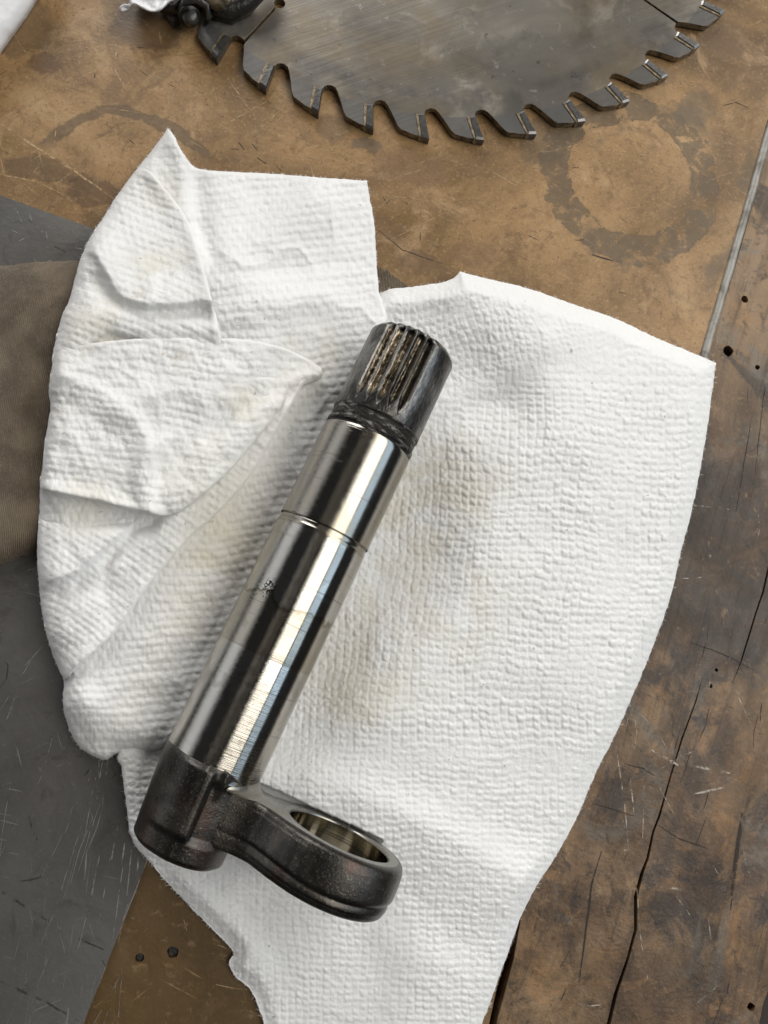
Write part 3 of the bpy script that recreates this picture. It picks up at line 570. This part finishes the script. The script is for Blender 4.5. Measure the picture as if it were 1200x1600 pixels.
def zB(u, v, s):
    z = 1.9 + pile(u, v) * .82
    z = z + ridge(u, v, [(376, 408), (400, 384), (430, 356), (486, 312)], 30, 60, 4.6, 1.7) + ridge(u, v, [(345, 440), (440, 436), (560, 425)], 10, 26, .8) + ridge(u, v, [(345, 480), (430, 470), (500, 455)], 9, 22, .8)
    z = z - ridge(u, v, [(300, 262), (306, 330), (330, 400)], 20, 12, 2.2)
    z = z + ridge(u, v, [(266, 212), (286, 262), (290, 330)], 18, 16, 1.6) + ridge(u, v, [(420, 620), (380, 760), (330, 900), (260, 1010)], 30, 50, 1.2)
    z = z + 1.8 * fbm(u / 50, v / 50, 33) + .8 * crumple(u, v, 110, 35) + ridge(u, v, [(130, 1090), (160, 1130), (230, 1150)], 40, 30, 1.6)
    return np.maximum(z, 1.3)
def soilL(u, v):
    g = lambda x, y, r: np.exp(-((u - x) ** 2 + (v - y) ** 2) / r ** 2)
    return np.clip(.9 * g(250, 440, 60) + .8 * g(170, 520, 60) + 1.0 * g(270, 560, 36) + .9 * g(380, 630, 34) + .9 * g(350, 860, 80) + .7 * g(130, 790, 50) + .6 * g(480, 560, 60) + .8 * g(320, 950, 70) + .5 * g(100, 650, 60) + .4 * g(330, 740, 90) + .5 * g(250, 300, 40), 0, 1)
relp(sheet('back_layer', B_out, zB, 2.3, None, M_towel, thick=1.3, edge_r=4.5, emb=emboss(-.10, 14.6, .66, 200, 10, .25, brick=True), soil_shade=soilL, seed=2))

lay = lambda i0, i1: LEFT[i0:i1]
# fold over the upper left
C_poly = [(216, 262), (236, 268), (256, 292), (280, 322), (297, 352), (308, 385), (322, 430), (334, 480), (346, 526), (330, 560), (200, 590), (92, 585)] + lay(2, 12)[::-1]
C_out = smooth_poly(C_poly, 3, corners=(0, 8))
def zC(u, v, s):
    z = 1.9 + pile(u, v) * .82 + 2.4 + 1.6 * np.exp(-(seg_dist(u, v, [(236, 268), (300, 360), (346, 526)])[0] / 16.) ** 2)
    z = z + ridge(u, v, [(150, 395), (172, 430), (192, 462), (250, 474), (330, 468)], 42, 9, 3.2, 1.7) - ridge(u, v, [(150, 440), (185, 478), (250, 488), (320, 480)], 8, 16, 1.5)
    z = z + ridge(u, v, [(95, 560), (128, 512), (170, 488), (240, 500), (330, 512)], 14, 26, 2.2) - ridge(u, v, [(150, 540), (172, 528), (215, 534)], 8, 10, 2.4)
    z = z + ridge(u, v, [(215, 270), (170, 340), (140, 420)], 24, 24, 1.2) + 2.0 * fbm(u / 44, v / 44, 61) + .5 * crumple(u, v, 90, 62) + ridge(u, v, [(240, 440), (232, 475)], 8, 14, 1.2)
    return z
relp(sheet('upper_fold', C_out, zC, 2.3, None, M_towel, thick=.9, edge_r=5, emb=emboss(.36, 13.8, .66, 300, 12, .35, brick=True), soil_shade=soilL, seed=3))
# lower fold, running down to the point at (100, 1062)
E_poly = [(480, 590), (440, 660), (400, 730), (372, 768), (330, 812), (298, 838), (262, 880), (225, 925), (190, 975), (160, 1008), (128, 1036), (100, 1063)] + lay(16, 24)[::-1] + [(100, 700), (300, 600)]
E_out = smooth_poly(E_poly, 3, corners=(0, 11))
def zE(u, v, s):
    z = 1.9 + pile(u, v) * .86 + 1.2 + 1.3 * np.exp(-(seg_dist(u, v, E_poly[:12])[0] / 14.) ** 2)
    z = z + ridge(u, v, [(236, 802), (200, 822), (165, 850), (120, 890), (80, 905)], 9, 34, 2.8, 1.6) - ridge(u, v, [(60, 795), (130, 808), (190, 812), (225, 812)], 22, 16, 4.2)
    z = z + ridge(u, v, [(440, 640), (340, 760), (250, 830), (150, 920), (90, 990)], 26, 14, 1.6) - ridge(u, v, [(205, 830), (170, 880), (160, 920)], 12, 16, 1.4)
    z = z + 2.0 * fbm(u / 44, v / 44, 71) + .45 * crumple(u, v, 90, 73) + .5 * fbm(u / 14, v / 14, 72)
    return z
relp(sheet('lower_fold', E_out, zE, 2.3, None, M_towel, thick=.9, edge_r=4.5, emb=emboss(.60, 12.6, .58, 400, 14, .4, brick=True), soil_shade=soilL, seed=4))
# big front fold
D_poly = [(96, 546), (130, 538), (190, 531), (250, 528), (346, 528), (400, 533), (450, 546), (490, 567), (504, 578), (500, 592), (470, 604), (450, 612), (442, 632), (432, 648), (400, 688), (368, 726), (330, 762), (296, 790), (262, 806), (236, 802), (205, 796), (160, 784), (120, 776), (80, 768), (62, 764)] + lay(12, 18)[::-1]
D_out = smooth_poly(D_poly, 3, corners=(24, 19))
def zD(u, v, s):
    z = 1.9 + pile(u, v) * .86 + 3.2 - 2.3 * sstep(u, 330, 480)
    z = z + 1.8 * np.exp(-(seg_dist(u, v, [(80, 768), (160, 784), (236, 802)])[0] / 12.) ** 2)
    z = z + 3.0 * fbm(u / 48, v / 48, 81) + .45 * crumple(u, v, 90, 83) + 1.0 * fbm(u / 18, v / 18, 82) + ridge(u, v, [(500, 582), (450, 600), (440, 640)], 14, 10, 1.6) + ridge(u, v, [(236, 800), (215, 760), (225, 715), (250, 690)], 12, 16, 1.8)
    z = z + ridge(u, v, [(90, 560), (84, 650), (72, 760)], 14, 14, 1.0) + ridge(u, v, [(440, 640), (360, 730), (290, 788)], 16, 26, 1.6) + ridge(u, v, [(180, 640), (260, 610), (330, 620)], 20, 20, .9) + ridge(u, v, [(232, 798), (285, 745), (345, 690), (420, 630)], 9, 26, 1.8) + ridge(u, v, [(100, 590), (170, 620), (225, 680), (236, 770)], 12, 24, 1.8) - ridge(u, v, [(430, 560), (400, 610), (330, 680)], 18, 18, 1.3)
    return z
relp(sheet('front_fold', D_out, zD, 2.3, None, M_towel, thick=.8, edge_r=5, emb=emboss(.12, 14.2, .64, 500, 16, .45, brick=True), soil_shade=soilL, seed=6))

# torn fibres along the towel's edges
def fibres():
    V = []; Fc = []
    for poly, zf in ((A_out, zA), (B_out, zB)):
        pa = np.array(poly); L = np.linalg.norm(np.roll(pa, -1, 0) - pa, axis=1)
        for i in range(len(pa)):
            for _ in range(int(L[i] / 2.6)):
                if rng.random() < .35: continue
                q = pa[i] + (pa[(i + 1) % len(pa)] - pa[i]) * rng.random(); d = pa[(i + 1) % len(pa)] - pa[i]; nn = np.array([d[1], -d[0]]) / (np.linalg.norm(d) + 1e-6)
                if not (-10 < q[0] < 1210 and -10 < q[1] < 1610): continue
                l = rng.uniform(1.5, 4.2) * (2 if rng.random() < .06 else 1); a = rng.gauss(0, .8); dr = np.array([nn[0] * math.cos(a) - nn[1] * math.sin(a), nn[0] * math.sin(a) + nn[1] * math.cos(a)])
                b_ = rng.gauss(0, .5); dr2 = np.array([dr[0] * math.cos(b_) - dr[1] * math.sin(b_), dr[0] * math.sin(b_) + dr[1] * math.cos(b_)])
                z0 = rng.uniform(1.4, 2.4) * 1e-3; p0 = P(*(q - dr * 2.5), z0); p1 = P(*(q + dr * l * .5), z0 + .0001); p2 = P(*(q + dr * l * .5 + dr2 * l * .5), z0 - .0002); sd3 = np.array([-dr[1], -dr[0], 0]) * .00005
                b0 = len(V); V += [p0 - sd3, p0 + sd3, p1 - sd3 * .8, p1 + sd3 * .8, p2, p1 + np.array([0, 0, .00008])]; Fc += [(b0, b0 + 1, b0 + 3, b0 + 2), (b0 + 2, b0 + 3, b0 + 4), (b0, b0 + 1, b0 + 5)]
    me = bpy.data.meshes.new('torn_fibres'); me.from_pydata([tuple(v) for v in V], [], Fc); me.update(); o = link('torn_fibres', me, M_towel, towel); o['kind'] = 'stuff'; rel(o, towel)
fibres()

# ------------------------------------------------------------------ the shaft (local frame: X across, Y along towards the splines, Z up)
root = empty('steel_shaft', tuple(AX - np.array([0, 0, AX[2] - .0035])), label='oily polished steel lever shaft with worn splines lying on the white towel', category='shaft')
MS = Matrix(((SW[0], SU[0], 0), (SW[1], SU[1], 0), (0, 0, 1))).to_4x4(); root.matrix_world = Matrix.Translation(Vector(AX)) @ MS
def revolve(name, ts, rfun, mat, nth=256, cap0=False, cap1=False, off=None, attr=None, parent=root):
    th = np.arange(nth) * 2 * math.pi / nth; T_, H_ = np.meshgrid(ts, th, indexing='ij'); R_ = rfun(T_, H_); ox = 0 if off is None else off(T_)
    V = np.stack([R_ * np.sin(H_) + ox, T_, R_ * np.cos(H_)], -1).reshape(-1, 3); n = len(ts); i, j = np.meshgrid(np.arange(n - 1), np.arange(nth), indexing='ij'); j2 = (j + 1) % nth
    Qd = np.stack([i * nth + j, (i + 1) * nth + j, (i + 1) * nth + j2, i * nth + j2], -1).reshape(-1, 4)
    me = npmesh(name, V, Qd)
    if cap0 or cap1:
        bm = bmesh.new(); bm.from_mesh(me); bm.verts.ensure_lookup_table()
        if cap0: bm.faces.new([bm.verts[k] for k in range(nth)])
        if cap1: bm.faces.new([bm.verts[(n - 1) * nth + k] for k in range(nth)][::-1])
        bmesh.ops.recalc_face_normals(bm, faces=bm.faces[:]); bm.to_mesh(me); bm.free()
    if attr is not None:
        a = me.attributes.new('groove', 'FLOAT', 'POINT'); a.data.foreach_set('value', attr(T_, H_).ravel().astype(np.float32))
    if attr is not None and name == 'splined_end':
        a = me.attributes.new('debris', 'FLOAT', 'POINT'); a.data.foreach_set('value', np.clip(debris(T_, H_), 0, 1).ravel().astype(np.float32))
    return link(name, me, mat, parent)
def wrap(a): return (a + math.pi) % (2 * math.pi) - math.pi
gc = np.radians([-36.5, -22.6, -8.3, 6.6, 20.2])
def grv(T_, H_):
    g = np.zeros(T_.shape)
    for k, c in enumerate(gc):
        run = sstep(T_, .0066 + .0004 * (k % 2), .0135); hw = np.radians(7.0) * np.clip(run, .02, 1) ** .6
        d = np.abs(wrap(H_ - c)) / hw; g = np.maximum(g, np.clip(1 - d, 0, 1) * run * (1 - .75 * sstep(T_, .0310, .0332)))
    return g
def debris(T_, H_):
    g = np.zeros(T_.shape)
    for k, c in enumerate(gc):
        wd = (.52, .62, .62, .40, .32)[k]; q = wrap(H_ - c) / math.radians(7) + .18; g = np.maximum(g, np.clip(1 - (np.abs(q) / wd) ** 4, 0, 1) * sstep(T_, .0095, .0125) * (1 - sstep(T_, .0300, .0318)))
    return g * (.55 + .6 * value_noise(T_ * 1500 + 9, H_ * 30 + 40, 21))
def r_spl(T_, H_):
    g = grv(T_, H_); r = SR - .00010 - .0025 * np.minimum(g * 1.1, 1) + .0007 * debris(T_, H_)
    r = r - .0012 * sstep(T_, .0312, .0334) - .00012 * np.clip(value_noise(T_ * 900 + 40, H_ * 14 + 60, 5) - .4, 0, 1)
    r = r - .0022 * sstep(T_, .0326, .0340) ** 2
    return r
ts = np.concatenate([np.linspace(.0062, .0160, 60), np.linspace(.0163, .0308, 50), np.linspace(.0311, .0338, 22)])
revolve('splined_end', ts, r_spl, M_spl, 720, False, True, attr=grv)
def r_col(T_, H_):
    r = SR - .00035 * (1 - sstep(np.abs(T_ - .0040), .0012, .0018)) - .00055 * np.exp(-((T_ - .0006) / .00035) ** 2) - .0004 * np.exp(-((T_ - .0024) / .0003) ** 2)
    return r - .0003 * np.clip(value_noise(T_ * 2600 + 30, H_ * 34 + 60, 9) - .45, 0, 1) - .00005
revolve('greasy_collar', np.linspace(.0000, .0062, 60), r_col, M_grease, 500)
revolve('upper_journal', np.linspace(-.0290, -.00002, 40), lambda T_, H_: SR - .00022 * sstep(T_, -.0004, 0) + 0 * H_, M_pol1)
revolve('journal_step', np.linspace(-.0318, -.02902, 30), lambda T_, H_: SR - .00035 + .00022 * sstep(T_, -.0302, -.0312) - .0002 * np.exp(-((T_ + .0292) / .0002) ** 2) + 0 * H_ + .00001 * np.sin(T_ * 16000), M_pol1)
revolve('lower_journal', np.linspace(-.0985, -.03182, 90), lambda T_, H_: SR - .00012 * sstep(T_, -.034, -.0318) - .00008 * sstep(T_, -.0655, -.0665) + 0 * H_, M_pol2)
# forged boss, proud of the arm on its left half
def r_boss(T_, H_):
    h = wrap(H_); lip = sstep(h, math.radians(13), math.radians(5)) * sstep(h, -math.pi + .05, -math.pi + .4)
    mid = sstep(T_, -.1150, -.1128) ; t01 = np.clip((-.0965 - T_) / .0235, 0, 1)
    r = SR + .0001 - .0011 * t01 + .0012 * lip * np.exp(-((h + .1) / .55) ** 2) * mid * sstep(T_, -.0958, -.0975) - .0009 * sstep(h, math.radians(5), math.radians(13)) * sstep(h, 3.0, 2.4) * mid * sstep(T_, -.098, -.101)
    r = r - .0012 * sstep(T_, -.1188, -.1203) ** 2 - .0004 * sstep(T_, -.0962, -.0955)
    bd = np.exp(-((h - math.radians(21)) / .07) ** 2) * sstep(T_, -.104, -.099); r = r + .0009 * bd * mid
    r = r + .0005 * (value_noise(T_ * 160 + 9, H_ * 2.2 + 50, 13) - .5)
    return r
def tseam(T_, H_): return T_
nb = 70; tb = np.linspace(-.1203, -.0952, nb)
def boss():
    nth = 300; th = np.arange(nth) * 2 * math.pi / nth; T_, H_ = np.meshgrid(tb, th, indexing='ij'); h = wrap(H_)
    # upper rim follows the machined edge, lower on the arm side
    top = -.0952 - .0032 * sstep(h, math.radians(10), math.radians(60)); T2 = tb[0] + (T_ - tb[0]) * (top - tb[0]) / (tb[-1] - tb[0]); R_ = r_boss(T2, H_); ox = .0011 * np.clip((-.097 - T2) / .023, 0, 1)
    V = np.stack([R_ * np.sin(H_) + ox, T2, R_ * np.cos(H_)], -1).reshape(-1, 3); i, j = np.meshgrid(np.arange(nb - 1), np.arange(nth), indexing='ij'); j2 = (j + 1) % nth
    me = npmesh('boss', V, np.stack([i * nth + j, (i + 1) * nth + j, (i + 1) * nth + j2, i * nth + j2], -1).reshape(-1, 4)); bm = bmesh.new(); bm.from_mesh(me); bm.verts.ensure_lookup_table(); bm.faces.new([bm.verts[k] for k in range(nth)]); bm.faces.new([bm.verts[(nb - 1) * nth + k] for k in range(nth)][::-1]); bmesh.ops.recalc_face_normals(bm, faces=bm.faces[:]); bm.to_mesh(me); bm.free(); return link('boss', me, M_cast, root)
boss()
# lever arm ending in an eye: teardrop seen along the shaft
EC = (.0380, .0030); ER = .0185; BR = .0140
def arm_r(phi):
    rr = np.arange(.010, .042, .0001); out = np.zeros(len(phi))
    top_w = [-.01, .004, .009, .0135, .017, .0194, .0225, .0260, .0300]; top_z = [.0105, .0098, .0092, .0091, .0103, .0125, .0152, .0177, .0200]
    bot_z = [-.0100, -.0088, -.0076, -.0066, -.0066, -.0076, -.0092, -.0122, -.0150]
    for i, p in enumerate(phi):
        w = EC[0] + rr * math.cos(p); z = EC[1] + rr * math.sin(p); ok = rr <= ER
        if abs(wrap(np.array(p)) ) > 2.0: ok = ok | ((w > .0015) & (w < .03) & (z < np.interp(w, top_w, top_z)) & (z > np.interp(w, top_w, bot_z)))
        k = np.argmax(~ok); out[i] = rr[k] if (~ok).any() else rr[-1]
    for _ in range(3): out = (np.roll(out, 1) + 2 * out + np.roll(out, -1)) / 4
    return out
def arm():
    n = 420; phi = np.arange(n) * 2 * math.pi / n; Ro = arm_r(phi); tf, tk = -.0999, -.1137
    prof = [(0, .0135, tf - .0005), (0, .0138, tf - .0001), (0, .0141, tf)]            # (fraction rim->outline, radius, t)
    V = []; rings = []
    def ring(rv, tv): rings.append((rv, np.full(n, tv) if np.isscalar(tv) else tv))
    ring(np.full(n, .01405), tf - .0012); ring(np.full(n, .01410), tf - .0006); ring(np.full(n, .0144), tf - .0002); ring(np.full(n, .0147), tf)
    for k in (.25, .5, .75, 1.): ring(.0147 + (Ro - .0018 - .0147) * k, tf)
    for a in np.linspace(.15, 1, 7) * math.pi / 2: ring(Ro - .0018 + .0018 * math.sin(a), tf - .0018 * (1 - math.cos(a)))
    wob = .0004 * np.sin(phi * 3)
    for t in np.linspace(tf - .0022, tk + .0022, 26):
        grv_ = .00042 * np.exp(-((t + .1096) / .0007) ** 2); bul = .0005 * math.sin(math.pi * (t - tk) / (tf - tk)); ring(Ro + bul - grv_ - .0004 * (t < -.1096), t + wob * math.sin(math.pi * (t - tk) / (tf - tk)))
    for a in np.linspace(0, 1, 8) * math.pi / 2: ring(Ro - .0004 - .002 + .002 * math.cos(a), tk + .002 - .002 * math.sin(a))
    for k in (.75, .5, .25, 0.): ring(.0147 + (Ro - .0024 - .0147) * k, tk)
    ring(np.full(n, .01405), tk + .0005)
    for r, t in rings: V.append(np.stack([EC[0] + r * np.cos(phi), t, EC[1] + r * np.sin(phi)], -1))
    m_ = len(rings); V = np.concatenate(V); i, j = np.meshgrid(np.arange(m_ - 1), np.arange(n), indexing='ij'); j2 = (j + 1) % n
    Qd = np.stack([i * n + j, i * n + j2, (i + 1) * n + j2, (i + 1) * n + j], -1).reshape(-1, 4)
    me = npmesh('lever_arm', V, Qd); me.materials.append(M_cast); me.materials.append(M_face)
    o = link('lever_arm', me, None, root); mi = np.zeros(len(me.polygons), np.int32); mi[:n * 7] = 1; me.polygons.foreach_set('material_index', mi)
    # bright bore with a small lubrication hole ring
    rs_ = np.linspace(tf - .0008, tk + .0004, 24); V = np.concatenate([np.stack([EC[0] + .01400 * np.cos(phi), np.full(n, t), EC[1] + .01400 * np.sin(phi)], -1) for t in rs_])
    i, j = np.meshgrid(np.arange(len(rs_) - 1), np.arange(n), indexing='ij'); j2 = (j + 1) % n
    link('bore_lining', npmesh('bore_lining', V, np.stack([i * n + j, i * n + j2, (i + 1) * n + j2, (i + 1) * n + j], -1).reshape(-1, 4)), M_bore, o)
arm()
# machined fillet sweeping from shaft to the arm's face
def fillet():
    nth = 120; th = np.linspace(math.radians(28), math.radians(152), nth); a = np.linspace(0, 1, 14) * math.pi / 2; rf = .0042; V = []
    for k in a:
        for h in th:
            kk = math.sin((h - th[0]) / (th[-1] - th[0]) * math.pi) ** .5; r = SR - .0002 + rf * kk * (1 - math.sin(math.pi / 2 - k) ) ; t = -.09985 + rf * kk * (1 - math.sin(k)) ; 
            V.append((r * math.sin(h), t, r * math.cos(h)))
    i, j = np.meshgrid(np.arange(len(a) - 1), np.arange(nth - 1), indexing='ij'); link('fillet', npmesh('fillet', np.array(V), np.stack([i * nth + j, i * nth + j + 1, (i + 1) * nth + j + 1, (i + 1) * nth + j], -1).reshape(-1, 4)), M_face, root)
fillet()

# ------------------------------------------------------------------ circular saw blade
BC = (.04302403, .29188628)
blade = empty('circular_saw_blade', (*BC, .0001), label='large worn circular saw blade with carbide teeth lying on the brown hardboard', category='saw blade')
NTEETH = 42; PIT = 360 / NTEETH; A0 = -125.3
prof = [(-.45, 122.2), (-.83, 117.8), (-.75, 116.6), (-.35, 115.7), (.3, 115.2), (1.0, 115.5), (1.6, 116.7), (2.6, 119.8), (3.55, 123.3), (4.1, 124.6), (6.2, 125.9)]
def pol(deg, r): a = math.radians(deg); return (r * 1e-3 * math.cos(a), r * 1e-3 * math.sin(a))
out = []
for i in range(NTEETH):
    a0 = A0 + i * PIT; out.append(pol(a0 - .15, 126.5))
    for k, (da, r) in enumerate(prof):
        if i in (0, 10, 21, 31) and k == 5:
            sa = a0 + .75 + (.6 if i == 0 else 0); hw = math.degrees(.00045 / .1152)
            out.append(pol(sa - hw, 115.2)); sk = -.9 if i == 10 else .3
            out.append(pol(sa - hw + sk * .85, 98.6)); c = pol(sa + sk, 96.2)
            for q in range(11):
                t = math.radians(sa + sk + 165 - 330 * (q + .0) / 10 + 180 - 165 + 165) ; 
                t = math.radians(sa + sk) + math.radians(-15 - 330 * q / 10); out.append((c[0] + .0019 * math.cos(t), c[1] + .0019 * math.sin(t)))
            out.append(pol(sa + hw + sk * .85, 98.6)); out.append(pol(sa + hw, 115.2))
        else: out.append(pol(a0 + da, r))
arb = [(.0079 * math.cos(-k * math.tau / 40), .0079 * math.sin(-k * math.tau / 40)) for k in range(40)]
bd_ = slab('blade_disc', [out, arb], .0006, .0027, M_blade, blade)
bd_.data.materials.append(mat_simple('tan_ground_edge', (.24, .18, .11), .42, .5, .4, 900, (.06, .048, .034), 300))
for p in bd_.data.polygons:
    if abs(p.normal.z) < .5: p.material_index = 1
bv = bd_.modifiers.new('edge', 'BEVEL'); bv.width = .00012; bv.segments = 1; bv.limit_method = 'ANGLE'; bv.angle_limit = math.radians(50)
def tip_mesh(kind):
    if kind == 'carbide_tip': q = [(-.83, 117.6), (.02, 127.0), (-1.25, 126.5), (-1.85, 118.2)]; z0, z1 = .0001, .0033
    else: q = [(-1.80, 118.0), (-1.22, 126.55), (-1.58, 126.38), (-2.32, 118.0)]; z0, z1 = .0004, .00295
    p = [pol(a, r) for a, r in q]; c = pol(-1, 122); bm = bmesh.new()
    lo = [bm.verts.new((x, y, z0)) for x, y in p]; k = .84 if kind == 'carbide_tip' else .95
    mid = [bm.verts.new((x, y, z1 - .0004)) for x, y in p]; hi = [bm.verts.new((c[0] + (x - c[0]) * k, c[1] + (y - c[1]) * (k if kind == 'carbide_tip' else .98), z1)) for x, y in p]
    bm.faces.new(lo); bm.faces.new(hi)
    for a, b in ((lo, mid), (mid, hi)):
        for i in range(4): bm.faces.new((a[i], a[(i + 1) % 4], b[(i + 1) % 4], b[i]))
    bmesh.ops.recalc_face_normals(bm, faces=bm.faces[:]); me = bpy.data.meshes.new(kind); bm.to_mesh(me); bm.free(); return me
mc, mb_ = tip_mesh('carbide_tip'), tip_mesh('braze_seam'); mc.materials.append(M_carb); mb_.materials.append(M_braze)
for i in range(NTEETH):
    for me, nm in ((mc, 'carbide_tip'), (mb_, 'braze_seam')):
        o = bpy.data.objects.new(nm, me); sc.collection.objects.link(o); o.parent = blade; o.rotation_euler = (0, 0, math.radians(A0 + i * PIT))

# ------------------------------------------------------------------ greasy mechanism, torn plastic and white wrapping at the top left
mech = empty('greasy_bracket', P2((330, 20)) + (0,), label='black greasy bracket with a bolt lying beside the saw blade at the top', category='bracket')
def W(px, py, z): return tuple(P(px, py, z) - np.array(mech.location))
tube('bracket_arm', [W(300, -50, .008), W(318, -14, .007), W(338, 12, .005), W(360, 20, .0045), W(384, 6, .006), W(402, -14, .008), W(420, -50, .010)], [.0045, .0042, .004, .0035, .0032, .0032, .004], M_dark, mech, 14)
tube('linkage_bar', [W(215, -30, .006), W(240, -8, .0055), W(266, 6, .005), W(290, 14, .004)], [.0045, .0042, .0036, .0026], M_dark, mech, 12)
tube('spring_clip', [W(282, 16, .008), W(290, 2, .011), W(306, -2, .0115), W(322, 8, .010), W(327, 24, .007), W(322, 36, .004)], [.0009, .0013, .0015, .0014, .0012, .0008], M_nail, mech, 8)
hub = tube('hub', [W(330, -46, .006), W(338, -10, .010), W(340, 2, .0105), W(341, 8, .009)], [.0055, .005, .0042, .0025], M_tan, mech, 9)
b0 = Vector(W(291, 8, .0065)); b1 = Vector(W(297, 27, .0075))
bolt = tube('bolt', [b0, b0 + (b1 - b0) * .5, b1], [.0030, .0030, .0030], M_dark, mech, 12); tube('bolt_washer', [b1 - (b1 - b0) * .2, b1], .0036, M_dark, bolt, 18)
up = Vector((0, -.25, 1)).normalized() * .0012; tube('bolt_head', [b1 - up, b1 + up, b1 + up * 1.5], [.0026, .0026, .0019], M_nail, bolt, 16)
plast = smooth_poly([(188, -70), (196, -20), (202, 4), (193, 6), (186, 12), (190, 19), (200, 16), (208, 7), (222, 13), (236, 19), (250, 17), (264, 5), (280, -4), (300, -30), (310, -70)], 4)
def zpl(u, v, s): return 7 + 4 * fbm(u / 18, v / 18, 90) + .06 * (14 - v) + 2.5 * np.exp(-(s / 6.) ** 2)
pl_ = sheet('torn_plastic_scrap', plast, zpl, 2, None, M_white, thick=2.2, edge_r=5, rough_edge=.8, seed=9, clamp=False); tag(pl_, label='crumpled white plastic scrap on the greasy bracket at the top', category='plastic scrap')
wr = smooth_poly([(-80, -55), (20, -58), (95, -55), (60, -2), (40, 30), (18, 60), (0, 86), (-30, 130), (-80, 190)], 4)
def zwr(u, v, s): return 3.0 + 9 * np.sqrt(np.clip(1 - (1 - np.clip(s / 70, 0, 1)) ** 2, 0, 1)) + fbm(u / 30, v / 30, 95) * 1.5
wo = sheet('white_wrapper', wr, zwr, 3, None, M_white, thick=2.6, edge_r=6, rough_edge=.6, seed=10, clamp=False); tag(wo, label='smooth white wrapper curling over the hardboard in the upper left corner', category='wrapper')
